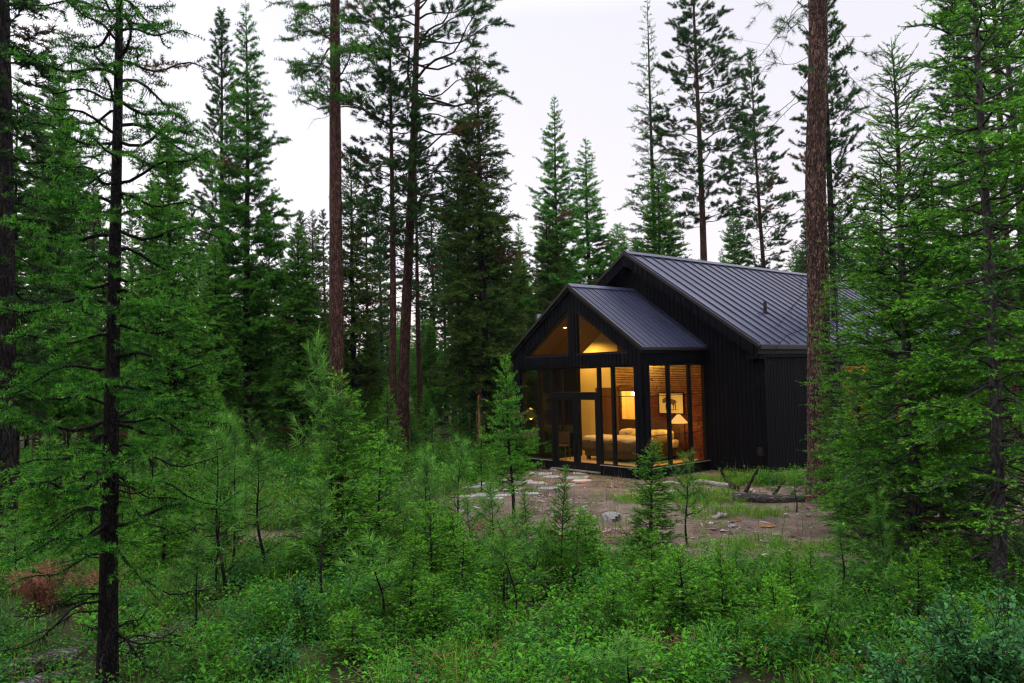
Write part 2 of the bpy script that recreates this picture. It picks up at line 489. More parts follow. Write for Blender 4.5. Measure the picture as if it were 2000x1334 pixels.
L(nt, mx.outputs[0], b.inputs['Base Color'])
bp = N(nt, 'ShaderNodeBump', Strength=0.7); bp.inputs['Distance'].default_value = 0.04; L(nt, n2.outputs[0], bp.inputs['Height']); L(nt, bp.outputs[0], b.inputs['Normal'])
L(nt, b.outputs[0], out.inputs[0])
tag(mb.build('ground', m, smooth=True), kind='structure')

# distant wooded hills
mb = MB()
na = 160
ang = np.linspace(radians(-75), radians(75), na)
prof_h = 16 + 22 * vnoise(ang * 10, ang * 0, 1.7, 61) + 7 * vnoise(ang * 10, ang * 0, 0.35, 62)
rows = []
for k, (rr, hh) in enumerate(((700, -4), (820, 0.35), (960, 0.8), (1100, 1.0), (1300, 0.5), (1500, -0.3))):
    rows.append(np.stack([np.sin(ang) * rr, np.cos(ang) * rr, prof_h * hh if hh > 0 else np.full(na, hh * 1.0)], -1))
V = np.stack(rows); idx = np.arange(V.shape[0] * na).reshape(V.shape[0], na)
mb.add(V, f4=np.stack([idx[:-1, :-1], idx[:-1, 1:], idx[1:, 1:], idx[1:, :-1]], -1))
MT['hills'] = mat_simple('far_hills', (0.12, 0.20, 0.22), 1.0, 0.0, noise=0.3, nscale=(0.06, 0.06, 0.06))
tag(mb.build('hills', MT['hills'], smooth=True), kind='structure')

# thin evening air
mb = MB(); mb.box(-1750, 1750, -1750, 1750, -12, 46)
m, nt, out = new_mat('evening_haze')
pv = N(nt, 'ShaderNodeVolumePrincipled'); pv.inputs['Color'].default_value = (.80, .88, .95, 1); pv.inputs['Density'].default_value = HAZE; pv.inputs['Anisotropy'].default_value = 0.2
L(nt, pv.outputs[0], out.inputs['Volume'])
if HAZE > 0: tag(mb.build('haze', m), kind='stuff')

# ------------------------------------------------------------------ the cabin
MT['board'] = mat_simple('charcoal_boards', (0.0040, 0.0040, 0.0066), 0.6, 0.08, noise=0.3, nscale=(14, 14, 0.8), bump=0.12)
MT['trim'] = mat_simple('dark_brown_metal_trim', (0.022, 0.014, 0.014), 0.45, 0.4)
MT['roof'] = mat_simple('standing_seam_steel', (0.045, 0.048, 0.096), 0.36, 0.6, metal=0.35, noise=0.28, nscale=(0.9, 5.0, 0.9))
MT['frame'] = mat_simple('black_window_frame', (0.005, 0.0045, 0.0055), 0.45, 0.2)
MT['glass'] = mat_glass('window_glass')
MT['steel'] = mat_simple('flue_steel', (0.45, 0.47, 0.5), 0.3, 0.5, metal=0.9)
MT['sillm'] = mat_simple('aluminium_sill', (0.5, 0.5, 0.53), 0.35, 0.5, metal=0.7)
MT['concrete'] = mat_simple('concrete_footing', (0.30, 0.28, 0.26), 0.9, 0.2, noise=0.3, bump=0.3)
MT['plaster'] = mat_simple('cream_plaster', (0.62, 0.56, 0.42), 0.8, 0.2, noise=0.06, nscale=(2, 2, 2))
MT['floorm'] = mat_planks('pale_floor_boards', (0.38, 0.29, 0.18), (0.52, 0.41, 0.27), 0.13, 0, 0.35)
MT['ceil'] = mat_planks('wood_ceiling_boards', (0.07, 0.032, 0.014), (0.15, 0.075, 0.032), 0.11, 1)
MT['panel'] = mat_planks('walnut_panel', (0.075, 0.034, 0.016), (0.13, 0.062, 0.03), 0.3, 0)
MT['ledge'] = mat_simple('ledgestone', (0.095, 0.025, 0.013), 0.75, 0.3, noise=0.45, nscale=(5, 5, 9), bump=0.5)

cabin = empty('cabin', (HX, HY, 0), math.atan2(-cos(HA), sin(HA)))
tag(cabin, 'black timber cabin with standing seam metal roof and lit glazed gable room', 'cabin')
H0 = cabin
FL, BEAM = 0.25, 3.10
BR, BE, BX = 5.42, 3.56, 2.62     # bump: ridge z, eave z, eave x
MR, ME, MX = 6.54, 3.56, 4.44     # main: ridge z, eave z, eave x
MY0, MY1 = 2.30, 18.3
bsl = (BR - BE) / BX; msl = (MR - ME) / MX
def broof(x): return BR - abs(x) * bsl
def mroof(x): return MR - abs(x) * msl


def boards_x(mb, x0, x1, y, th, lo, hi, w=0.14, gap=0.018):
    """vertical boards in the plane y, from x0 to x1, lo(x)..hi(x)"""
    x = x0
    while x < x1 - 0.004:
        e = min(x + w, x1)
        cuts = [x, e - gap]
        if x < 0 < e - gap: cuts = [x, 0.0, e - gap]
        poly = [(c, lo(c)) for c in cuts] + [(c, hi(c)) for c in reversed(cuts)]
        if max(hi(c) - lo(c) for c in cuts) > 0.01:
            off = random.uniform(-0.0015, 0.0015)
            mb.prism(poly, 1, y - th + off, y)
        x = e


def boards_y(mb, y0, y1, x, th, lo, hi, w=0.14, gap=0.018):
    y = y0
    while y < y1 - 0.004:
        e = min(y + w, y1)
        off = random.uniform(-0.0015, 0.0015)
        mb.box(min(x, x + th + off), max(x, x + th + off), y, e - gap, lo, hi)
        y = e


# -- main volume walls
mb = MB()
lo = lambda x: 0.17
top = lambda x: mroof(x) - 0.30
def cut_lo(x):      # above the bump's roof where the two meet
    return max(0.17, broof(x) - 0.02) if abs(x) < 2.55 else 0.17
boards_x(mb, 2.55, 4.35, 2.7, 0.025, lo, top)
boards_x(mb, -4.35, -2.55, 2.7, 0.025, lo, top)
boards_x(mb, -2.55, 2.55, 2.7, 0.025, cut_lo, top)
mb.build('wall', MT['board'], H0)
mb = MB()      # its backing sheet
for sgn in (-1, 1):
    mb.prism([(sgn * 2.55, 0.17), (sgn * 4.33, 0.17), (sgn * 4.33, mroof(4.33) - .3), (sgn * 2.55, mroof(2.55) - .3)], 1, 2.702, 2.78)
    mb.prism([(0, BR - 0.02), (sgn * 2.55, broof(2.55) - .02), (sgn * 2.55, mroof(2.55) - .3), (0, MR - .3)], 1, 2.702, 2.78)
mb.build('wall', MT['frame'], H0)
mb = MB()      # long side wall with two window openings
W1, W2 = (6.5, 8.6, 0.95, 3.0), (10.2, 11.7, 0.95, 2.75)
SX = 4.33
for (a, e, z0, z1) in ((2.7, W1[0], .17, 3.3), (W1[0], W1[1], .17, W1[2]), (W1[0], W1[1], W1[3], 3.3), (W1[1], W2[0], .17, 3.3),
                       (W2[0], W2[1], .17, W2[2]), (W2[0], W2[1], W2[3], 3.3), (W2[1], 18, .17, 3.3)):
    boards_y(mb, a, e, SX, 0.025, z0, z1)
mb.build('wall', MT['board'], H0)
mb = MB()
for (a, e, z0, z1) in ((2.8, W1[0], .17, 3.3), (W1[0], W1[1], .17, W1[2]), (W1[0], W1[1], W1[3], 3.3), (W1[1], W2[0], .17, 3.3),
                       (W2[0], W2[1], .17, W2[2]), (W2[0], W2[1], W2[3], 3.3), (W2[1], 18, .17, 3.3)):
    mb.box(SX - .1, SX - .002, a, e, z0, z1)
mb.box(-SX, -SX + .1, 2.8, 18, .17, 3.3)
mb.prism([(-4.3, .17), (4.3, .17), (4.3, mroof(4.3) - .3), (0, MR - .3), (-4.3, mroof(4.3) - .3)], 1, 17.9, 18)
mb.build('wall', MT['board'], H0)
mb = MB()
mb.box(2.6, 4.30, 2.72, 2.9, -0.2, 0.165); mb.box(4.12, 4.30, 2.9, 18, -0.2, 0.165)
mb.box(-2.45, 2.45, 0.06, 0.2, -0.2, 0.09); mb.box(2.3, 2.45, 0.2, 2.7, -0.2, 0.09)
mb.build('footing', MT['concrete'], H0)


# -- roofs
def slab(mb, rz, sl, x0, x1, y0, y1, t0, t1):
    """sloping slab on the +x or -x side, from t0 to t1 below the roof plane (vertical)"""
    p = [(x0, rz - abs(x0) * sl - t1), (x1, rz - abs(x1) * sl - t1), (x1, rz - abs(x1) * sl - t0), (x0, rz - abs(x0) * sl - t0)]
    mb.prism(p, 1, y0, y1)


roof = MB()
for s in (-1, 1): slab(roof, MR, msl, 0, s * MX, MY0, MY1, 0.0, 0.05)
ro = roof.build('roof', MT['roof'], H0)
mb = MB()
y = MY0 + 0.12
while y < MY1:
    for s in (-1, 1):
        slab(mb, MR, msl, s * .06, s * (MX - 0.01), y - .014, y + .014, -0.042, -0.001)
    y += 0.48
mb.build('seam', MT['roof'], ro)
mb = MB()
for s in (-1, 1): slab(mb, MR, msl, 0, s * .16, MY0 - .01, MY1 + .01, -0.06, -0.046)
mb.build('ridge_cap', MT['roof'], ro)
mb = MB()      # underside, and the boarded rake fascia
for s in (-1, 1):
    slab(mb, MR, msl, 0, s * (MX - .03), MY0 + .03, MY1 - .03, 0.052, 0.27)
mb.build('soffit', MT['frame'], ro)
mb = MB()
boards_x(mb, -MX + .01, MX - .01, MY0 + .025, 0.022, lambda x: mroof(x) - 0.40, lambda x: mroof(x) - 0.065, w=0.19)
mb.build('fascia', MT['board'], ro)
mb = MB()
for s in (-1, 1): slab(mb, MR, msl, 0, s * (MX + .01), MY0 - .03, MY0 - .001, -0.02, 0.075)
for s in (-1, 1): mb.box(*sorted((s * (MX - .015), s * (MX + .012))), MY0 + .0, MY1, ME - .12, ME - .052)
mb.build('edge_trim', MT['trim'], ro)
mb = MB()      # gutter and soffit return
mb.box(MX + .013, MX + .09, MY0 + .02, MY1, ME - .13, ME - .03)
mb.build('gutter', MT['trim'], ro)
mb = MB(); mb.box(SX + .03, MX - .005, MY0 + .04, MY1, ME - .34, ME - .27); mb.box(SX - .3, MX - .005, MY0 + .035, 2.66, ME - .38, ME - .275)
mb.build('soffit', MT['board'], ro)

roof = MB()
for s in (-1, 1): slab(roof, BR, bsl, 0, s * BX, -0.12, 2.665, 0.0, 0.04)
rb = roof.build('roof', MT['roof'], H0)
mb = MB(); y = 0.02
while y < 2.6:
    for s in (-1, 1):
        slab(mb, BR, bsl, s * .05, s * (BX - .01), y - .01, y + .01, -0.028, -0.001)
        slab(mb, BR, bsl, s * .05, s * (BX - .01), y + .115, y + .128, -0.010, -0.001)
    y += 0.24
mb.build('seam', MT['roof'], rb)
mb = MB()
for s in (-1, 1): slab(mb, BR, bsl, 0, s * .14, -.13, 2.66, -0.045, -0.03)
for s in (-1, 1): slab(mb, BR, bsl, 0, s * BX, 2.58, 2.668, -0.05, -0.031)
mb.build('ridge_cap', MT['roof'], rb)
mb = MB()
for s in (-1, 1): slab(mb, BR, bsl, 0, s * (BX + .01), -.15, -.121, -0.02, 0.07)
for s in (-1, 1): mb.box(*sorted((s * (BX - .01), s * (BX + .03))), -.11, 2.66, BE - .085, BE - .03)
mb.build('edge_trim', MT['trim'], rb)
mb = MB()
for s in (-1, 1): slab(mb, BR, bsl, 0, s * (BX - .02), -.10, 2.66, 0.042, 0.17)
mb.build('soffit', MT['frame'], rb)

# -- bump: gable front
TZ0, TZ1, TXI, TXO = 3.43, 4.74, 0.13, 2.08
def tri_top(x): return TZ1 - (abs(x) - TXI) * (TZ1 - TZ0) / (TXO - TXI)
mb = MB()
gt = lambda x: broof(x) - 0.06
def seg(x0, x1, lo_, hi_): boards_x(mb, x0, x1, 0.0, 0.03, lo_, hi_)
seg(-2.55, -TXO, lambda x: BEAM, gt); seg(TXO, 2.55, lambda x: BEAM, gt)
for s in (-1, 1):
    a, e = sorted((s * TXI, s * TXO))
    seg(a, e, lambda x: BEAM, lambda x: TZ0)
    seg(a, e, lambda x: tri_top(x), gt)
seg(-TXI, TXI, lambda x: BEAM, gt)
for s in (-1, 1): seg(*sorted((s * 2.24, s * 2.55)), lambda x: 0.1, lambda x: BEAM - .004)
mb.build('wall', MT['board'], H0)
mb = MB()
for s in (-1, 1):
    mb.box(*sorted((s * 2.25, s * 2.52)), .002, .19, .1, BEAM)
    mb.prism([(s * TXI, TZ0), (s * TXI, BEAM + .01), (s * 2.52, BEAM + .01), (s * 2.52, broof(2.52) - .2), (s * TXO, TZ0)], 1, .002, .14)
    mb.prism([(s * TXI, TZ1), (s * TXO, TZ0), (s * 2.52, broof(2.52) - .2), (s * 2.3, broof(2.3) - .18), (s * TXI, broof(TXI) - .18)], 1, .003, .135)
mb.box(-TXI, TXI, .004, .14, BEAM, BR - .3)
# side walls: sill, header and end post
for s in (-1, 1):
    mb.box(*sorted((s * 2.40, s * 2.54)), .19, 2.7, .1, .42)
    mb.box(*sorted((s * 2.40, s * 2.54)), .19, 2.7, BEAM + .02, 3.42)
    mb.box(*sorted((s * 2.40, s * 2.53)), 2.62, 2.7, .42, BEAM + .02)
mb.build('wall', MT['frame'], H0)
for s in (-1, 1):
    x = s * 2.545
    mb = MB(); boards_y(mb, 0.0, 0.2, x, s * .025, .1, 3.42); mb.build('corner_post', MT['board'], H0)
    mb = MB(); mb.box(*sorted((x, x + s * .02)), .2, 2.69, .1, .40); mb.build('wall', MT['board'], H0)
    mb = MB(); mb.box(*sorted((x, x + s * .02)), .2, 2.69, BEAM + .04, 3.42); mb.build('wall', MT['board'], H0)


# -- windows and doors
def window(rect, plane, at, muntin=None, fw=0.045, fd=0.09):
    """framed fixed light. plane 'x': faces along y at y=at ; 'y': faces along x at x=at"""
    a, e, z0, z1 = rect
    fr = MB()
    def bx(p0, p1, q0, q1, d0=0.0, d1=fd):
        if plane == 'x': fr.box(p0, p1, at + d0, at + d1, q0, q1)
        else: fr.box(*sorted((at - d0, at - d1)) if at > 0 else sorted((at + d0, at + d1)), p0, p1, q0, q1)
    bx(a, a + fw, z0, z1); bx(e - fw, e, z0, z1); bx(a + fw, e - fw, z0, z0 + fw); bx(a + fw, e - fw, z1 - fw, z1)
    if muntin:
        for z in muntin: bx(a + fw, e - fw, z - .008, z + .008, 0.03, 0.06)
    f = fr.build('window', MT['frame'], H0)
    pn = MB()
    if plane == 'x': pn.box(a + fw, e - fw, at + .04, at + .048, z0 + fw, z1 - fw)
    else:
        w0, w1 = (at - .048, at - .04) if at > 0 else (at + .04, at + .048)
        pn.box(w0, w1, a + fw, e - fw, z0 + fw, z1 - fw)
    pn.build('pane', MT['glass'], f)
    return f


GZ = 0.42
for (a, e) in ((0.93, 1.43), (1.43, 2.24)):
    window((a, e, GZ, BEAM), 'x', 0.02, [2.28])
for (a, e) in ((-2.24, -1.50), (-1.50, -0.93)):
    window((a, e, GZ, BEAM), 'x', 0.02, [2.28])
for at_ in (2.535, -2.535):
    for (a, e) in ((0.2, 1.04), (1.04, 1.94), (1.94, 2.62)):
        window((a, e, GZ, BEAM + .02), 'y', at_, [2.28, 1.25])
window((-0.93, 0.93, 2.34, BEAM), 'x', 0.02, None, 0.055, 0.12)
mb = MB(); mb.box(-.93, .93, -0.01, .13, .16, .235); mb.build('wall', MT['frame'], H0)
for r_ in ((-2.24, -.93), (.93, 2.24)):
    mb = MB(); mb.box(*r_, 0.0, .13, .10, GZ); mb.build('wall', MT['board'], H0)
mb = MB(); mb.box(-.95, .95, -.075, -.012, .205, .238); mb.build('door_sill', MT['sillm'], H0)
for r_ in ((-2.26, -.95, -.03, -.002), (.95, 2.26, -.03, -.002), (2.567, 2.60, .2, 2.66)):
    mb = MB(); mb.box(*r_, GZ, GZ + .02); mb.build('window_sill', MT['sillm'], H0)
mb = MB()
for s in (-1, 1): mb.box(*sorted((s * .87, s * .93)), .021, .14, .236, 2.34)
mb.box(-.87, .87, .022, .14, 2.29, 2.34); mb.build('door_frame', MT['frame'], H0)
for s in (-1, 1):
    d = MB(); a, e = sorted((s * .005, s * .868)); st = .11
    d.box(a, a + st, .035, .095, .24, 2.288); d.box(e - st, e, .035, .095, .24, 2.288)
    d.box(a + st, e - st, .035, .095, .24, .44); d.box(a + st, e - st, .035, .095, 2.18, 2.288)
    do = d.build('door', MT['frame'], H0)
    p = MB(); p.box(a + st, e - st, .06, .068, .44, 2.18); p.build('pane', MT['glass'], do)
    h = MB(); hx = s * .065
    h.box(hx - .02, hx + .02, .02, .034, 1.15, 1.36); h.tube([(hx, .035, 1.27), (hx, -.02, 1.27), (hx + s * .02, -.03, 1.27), (hx + s * .14, -.03, 1.27)], .011, 8)
    h.build('handle', MT['frame'], do)
for s in (-1, 1):       # triangular gable lights
    fr = MB(); w = .05
    A = (s * TXI, TZ0); B = (s * TXO, TZ0); Cc = (s * TXI, TZ1)
    Ai = (s * (TXI + w), TZ0 + w); Bi = (s * (TXO - w * 3.4), TZ0 + w); Ci = (s * (TXI + w), TZ1 - w * 2.3)
    for p in ((A, B, Bi, Ai), (B, Cc, Ci, Bi), (Cc, A, Ai, Ci)): fr.prism(list(p), 1, -.004, .10)
    f = fr.build('window', MT['frame'], H0)
    p = MB(); p.prism([Ai, Bi, Ci], 1, .05, .058); p.build('pane', MT['glass'], f)
    e = MB(); e.box(*sorted((s * TXI, s * (TXO - .05))), -.04, -.005, TZ0 - .012, TZ0 + .008); e.build('sill', MT['trim'], f)
for wr in (W1, W2): window(wr, 'y', SX + .02, None, 0.07, .1)

# -- small fittings
mb = MB(); mb.box(0, .14, 2.62, 2.672, 0, .2)
o = mb.build('wall_vent', MT['trim'], H0); o.location = (4.1, 0.0, .66)
mb = MB(); mb.tube([(-.0, 0, -.15), (0, 0, .28)], .05, 14); mb.tube([(0, 0, -.06), (0, 0, -.02)], .085, 14)
o = mb.build('vent_pipe', MT['trim'], H0); o.location = (2.9, 5.2, mroof(2.9) + .04)

# -- inside
IW = 4.0      # depth of the back wall of the bedroom
mb = MB(); mb.box(-2.39, 2.39, .14, 2.7, .12, FL); mb.box(-4.2, 4.2, 2.7, 17.8, .12, FL); mb.build('floor', MT['floorm'], H0)
mb = MB()
for s in (-1, 1):
    slab(mb, BR, bsl, 0, s * 2.40, .142, 2.70, 0.20, 0.23)
    slab(mb, MR, msl, 0, s * 4.22, 2.79, 17.8, 0.28, 0.31)
mb.build('ceiling', MT['ceil'], H0)
mb = MB()      # plaster back wall left of the stone, and room sides
mb.prism([(-4.2, FL), (-2.22, FL), (-2.22, mroof(2.22) - .32), (-4.2, mroof(4.2) - .32)], 1, IW, IW + .1)
mb.prism([(-2.22, 4.0 - .6), (-1.9, 3.4), (-1.9, mroof(1.9) - .32), (-2.22, mroof(2.22) - .32)], 1, IW - .001, IW + .1)
mb.box(-4.22, -4.2, 2.8, 17.8, FL, 3.3)
mb.box(4.19, 4.21, 2.8, 6.4, FL, 3.3)
mb.box(-3.3, .2, 5.9, 6.0, FL, 3.4)
mb.box(-3.4, -3.3, IW + .1, 6, FL, 3.4)
mb.box(-3.4, .2, IW + .1, 6, 3.4, 3.45)
mb.build('inner_wall', MT['plaster'], H0)
# ledgestone wall with a doorway, real courses
mb = MB()
DX0, DX1, DZ = -1.84, -1.12, 2.27
def stone_course(x0, x1, z, h):
    x = x0
    while x < x1 - .01:
        w = min(random.uniform(.12, .5), x1 - x)
        if x1 - x - w < .06: w = x1 - x
        mb.box(x + .002, x + w - .002, IW - random.uniform(.005, .055), IW + .06, z + .002, z + h - .002)
        x += w
z = FL
while z < 5.7:
    h = random.choice((.035, .045, .055, .065))
    xm = min(4.2, (MR - .34 - z - h) / msl)
    xl = max(-1.9 if z > 3.4 else -2.2, -xm)
    if z < DZ:
        stone_course(xl, DX0, z, h); stone_course(DX1, xm, z, h)
    elif xm > xl: stone_course(xl, xm, z, h)
    z += h
mb.build('stone_wall', MT['ledge'], H0)
mb = MB(); mb.box(-2.85, -1.86, IW - .14, IW - .07, FL, 2.42); mb.build('wall_panel', MT['panel'], H0)
MT['iwood'] = mat_planks('amber_wall_boards', (0.25, 0.12, 0.045), (0.40, 0.20, 0.08), 0.14, 2)
mb = MB(); mb.box(2.9, 3.0, 5.9, 9.4, FL, 3.3); mb.box(2.9, 3.0, 9.5, 12.5, FL, 3.3); mb.box(3.0, 4.2, 9.4, 9.5, FL, 3.3)
mb.box(2.9, 4.2, 5.8, 5.9, FL, 3.3); mb.box(3.0, 4.2, 12.5, 12.6, FL, 3.3); mb.build('inner_wall', MT['iwood'], H0)

WARM = (1.0, 0.48, 0.065)
MT['bulb'] = mat_emit('lamp_glow', (1.0, 0.66, 0.25), 30)
MT['brass'] = mat_simple('brass', (0.5, 0.33, 0.12), 0.35, 0.5, metal=0.8)
def lamp(name, x, y, z, watts, parent=None, r=0.05, spot=None):
    watts *= .9
    d = bpy.data.lights.new(name, 'SPOT' if spot else 'POINT'); d.energy = watts; d.color = WARM; d.shadow_soft_size = r
    if spot: d.spot_size = radians(spot); d.spot_blend = 0.6; d.energy = watts * .7
    o = bpy.data.objects.new(name, d); COL.objects.link(o); o.location = (x, y, z); o.parent = parent or H0
    return o
def downlight(x, y, zc, watts, spot=None):
    mb = MB(); mb.tube([(0, 0, .03), (0, 0, -.012)], .055, 16)
    o = mb.build('ceiling_light', MT['brass'], H0); o.location = (x, y, zc)
    g = MB(); g.tube([(0, 0, -.0125), (0, 0, -.02)], .04, 16); g.build('bulb', MT['bulb'], o)
    lamp('ceiling_lamp', 0, 0, -.09, watts, o, 0.05, spot)
bc = lambda x: broof(x) - .25
mc = lambda x: mroof(x) - .34
downlight(-1.15, 2.2, bc(1.15), 380, 130)
downlight(1.2, 0.9, bc(1.2), 320, 130)
downlight(-1.2, 0.9, bc(1.2), 320, 130)
downlight(1.2, 2.3, bc(1.2), 200, 130)
downlight(1.72, 3.72, mc(1.72), 1100, 60)
downlight(-3.0, 3.2, mc(3.0), 270, 165)
downlight(-2.2, 5.2, 3.38, 260)
downlight(3.6, 7.6, 3.2, 200); downlight(3.6, 11, 3.2, 110)


# ------------------------------------------------------------------ furniture in the lit room
def hput(name, x, y, z, rz=0.0):
    X, Y = house_to_world(x, y)
    return empty(name, (X, Y, z), cabin.rotation_euler.z + rz)


MT['linen'] = mat_simple('cream_linen', (0.44, 0.38, 0.28), 0.9, 0.1, noise=0.15, nscale=(6, 6, 6), bump=0.5)
MT['throw'] = mat_simple('tan_blanket', (0.075, 0.052, 0.03), 0.95, 0.1, noise=0.3, nscale=(9, 9, 9), bump=0.5)
MT['darkwood'] = mat_simple('dark_wood', (0.05, 0.024, 0.014), 0.5, 0.4, noise=0.3, nscale=(3, 20, 20))
MT['shade'] = mat_emit('lit_lampshade', (1.0, 0.52, 0.13), 0.95)
MT['paper'] = mat_simple('picture_paper', (0.62, 0.58, 0.46), 0.8, 0.2)
MT['ink'] = mat_simple('picture_ink', (0.10, 0.075, 0.05), 0.8, 0.2, noise=0.4)


def soft_box(x0, x1, y0, y1, z0, z1, r, amp=0.0, seed=1, k=26):
    """rounded, slightly rumpled box for bedding"""
    mb = MB()
    u = np.linspace(-1, 1, k)
    for ax, sg in ((0, -1), (0, 1), (1, -1), (1, 1), (2, -1), (2, 1)):
        A, B = np.meshgrid(u, u, indexing='ij')
        Cc = np.full_like(A, sg)
        P = [None] * 3; P[ax] = Cc; P[(ax + 1) % 3] = A; P[(ax + 2) % 3] = B
        P = np.stack(P, -1)
        half = np.array([(x1 - x0) / 2, (y1 - y0) / 2, (z1 - z0) / 2]); cen = np.array([(x0 + x1) / 2, (y0 + y1) / 2, (z0 + z1) / 2])
        Q = P * half; core = np.clip(Q, -(half - r), half - r)
        Q = core + norm(Q - core + 1e-6) * r
        n = (vnoise(Q[..., 0] + Q[..., 2] * .7, Q[..., 1], .22, seed) - .5) * amp + (vnoise(Q[..., 0], Q[..., 1] + Q[..., 2], .07, seed + 1) - .5) * amp * .35
        Q = Q + norm(Q) * n[..., None] + cen
        idx = np.arange(k * k).reshape(k, k)
        f = np.stack([idx[:-1, :-1], idx[1:, :-1], idx[1:, 1:], idx[:-1, 1:]], -1)
        if sg < 0: f = f[..., ::-1]
        mb.add(Q, f4=f)
    return mb


bed = hput('bed', -0.42, 2.9, FL)
tag(bed, 'wide bed with cream bedding and dark wooden headboard in the lit room', 'bed')
mb = MB(); mb.box(-1.1, 1.1, -.98, .98, .12, .34)
for sx in (-1, 1):
    for sy in (-1, 1): mb.box(sx * 1.02 - .05, sx * 1.02 + .05, sy * .9 - .05, sy * .9 + .05, 0, .12)
mb.build('bed_frame', MT['darkwood'], bed)
mb = MB(); mb.box(-1.36, 1.2, .985, 1.04, .3, 1.14); mb.build('headboard', MT['darkwood'], bed, bevel=.01)
soft_box(-1.08, 1.08, -.97, .97, .3, .58, .09).build('mattress', MT['linen'], bed, smooth=True)
soft_box(-1.2, 1.2, -1.06, .45, .26, .66, .13, .09, 5).build('blanket', MT['throw'], bed, smooth=True)
soft_box(-1.16, 1.1, -1.02, -.2, .52, .74, .1, .10, 9).build('duvet', MT['linen'], bed, smooth=True)
for x in (-.55, .5): soft_box(x - .45, x + .45, .45, .93, .57, .86, .12, .06, int(20 + x * 4)).build('pillow', MT['linen'], bed, smooth=True)
soft_box(-.35, .55, .3, .5, .6, .8, .09, .03, 31).build('pillow', MT['linen'], bed, smooth=True)

fl = hput('floor_lamp', 0.86, 3.55, FL)
tag(fl, 'wooden tripod floor lamp with a lit pleated cone shade', 'floor lamp')
mb = MB(); mb.tube([(0, 0, .12), (0, 0, 1.02)], .016, 8); mb.build('pole', MT['darkwood'], fl)
for k in range(3):
    a = k * 2.094 + .5
    mb = MB(); mb.tube([(0, 0, .55), (cos(a) * .2, sin(a) * .2, 0.0)], .013, 6); mb.build('leg', MT['darkwood'], fl)
mb = MB(); k = 40; an = np.arange(k) * 2 * pi / k; rr = 1 + .05 * np.cos(an * 20)
Vb = np.stack([np.cos(an) * .27 * rr, np.sin(an) * .27 * rr, np.full(k, 1.10)], -1); Vt = np.stack([np.cos(an) * .05, np.sin(an) * .05, np.full(k, 1.36)], -1)
mb.add(np.vstack([Vb, Vt]), f4=[(i, (i + 1) % k, k + (i + 1) % k, k + i) for i in range(k)]); mb.build('lamp_shade', MT['shade'], fl)
lamp('floor_lamp_bulb', 0.86, 3.55, FL + 1.08, 12)
lamp('floor_lamp_bulb', 0.86, 3.55, FL + 1.42, 3)

pic = hput('framed_picture', 0.30, IW - .075, 1.93)
tag(pic, 'framed ink drawing of a grazing animal on the stone wall', 'picture')
mb = MB()
for (a, e, c, d) in ((-.5, .5, .31, .345), (-.5, .5, -.345, -.31), (-.5, -.465, -.31, .31), (.465, .5, -.31, .31)): mb.box(a, e, -.025, .012, c, d)
mb.build('frame', MT['frame'], pic)
mb = MB(); mb.box(-.465, .465, -.002, .01, -.31, .31); mb.build('print', MT['paper'], pic)
mb = MB()
def blot(cx, cz, rx, rz, n=18, rot=0.0):
    a = np.arange(n) * 2 * pi / n; r = 1 + .16 * np.sin(a * 3 + cx * 9) + .08 * np.sin(a * 7)
    px = np.cos(a) * rx * r; pz = np.sin(a) * rz * r
    V = np.stack([cx + px * cos(rot) - pz * sin(rot), np.full(n, -.005), cz + px * sin(rot) + pz * cos(rot)], -1)
    mb.add(np.vstack([V, [[cx, -.0055, cz]]]), f3=[(i, (i + 1) % n, n) for i in range(n)])
blot(-.05, .05, .17, .085); blot(-.2, .09, .09, .085); blot(-.285, .06, .055, .075, rot=.5); blot(.1, .03, .1, .09)
for x in (-.2, -.12, .1, .17): blot(x, -.10, .018, .10)
blot(0, -.205, .26, .012); blot(-.27, .17, .012, .05, rot=.5); blot(-.22, .18, .012, .05, rot=-.4)
mb.build('drawing', MT['ink'], pic)

ns = hput('bedside_table', 0.86 - .34, 3.3, FL)
tag(ns, 'small round bedside table between bed and floor lamp', 'table')
mb = MB(); mb.tube([(0, 0, .58), (0, 0, .61)], .17, 20); mb.build('tabletop', MT['darkwood'], ns)
for k in range(3):
    a = k * 2.094; mb = MB(); mb.tube([(cos(a) * .12, sin(a) * .12, .58), (cos(a) * .15, sin(a) * .15, 0)], .013, 6); mb.build('leg', MT['darkwood'], ns)

ch = hput('chandelier', -1.72, 4.75, 2.12)
tag(ch, 'glowing chandelier hanging in the doorway beyond the bed', 'chandelier')
mb = MB(); mb.tube([(0, 0, 1.27), (0, 0, .06)], .012, 6)
for k in range(8):
    a = k * pi / 4; mb.tube([(0, 0, .06), (cos(a) * .1, sin(a) * .1, -.02), (cos(a) * .2, sin(a) * .2, .02)], .008, 6)
mb.build('frame', MT['brass'], ch)
for k in range(8):
    a = k * pi / 4; mb = MB(); mb.tube([(cos(a) * .2, sin(a) * .2, .03), (cos(a) * .2, sin(a) * .2, .12)], [.03, .02], 8); mb.build('bulb', MT['bulb'], ch)
mb = MB()
for k in range(60):
    a = random.uniform(0, 2 * pi); r = random.uniform(.03, .2); zz = random.uniform(-.2, .0)
    mb.add(np.array([(0, 0, .016), (.008, 0, 0), (-.008, 0, 0), (0, 0, -.02)]) + (cos(a) * r, sin(a) * r, zz), f3=[(0, 1, 3), (0, 3, 2)])
mb.build('crystal', MT['brass'], ch)
lamp('chandelier_lamp', -1.72, 4.75, 2.2, 60, None, .15)

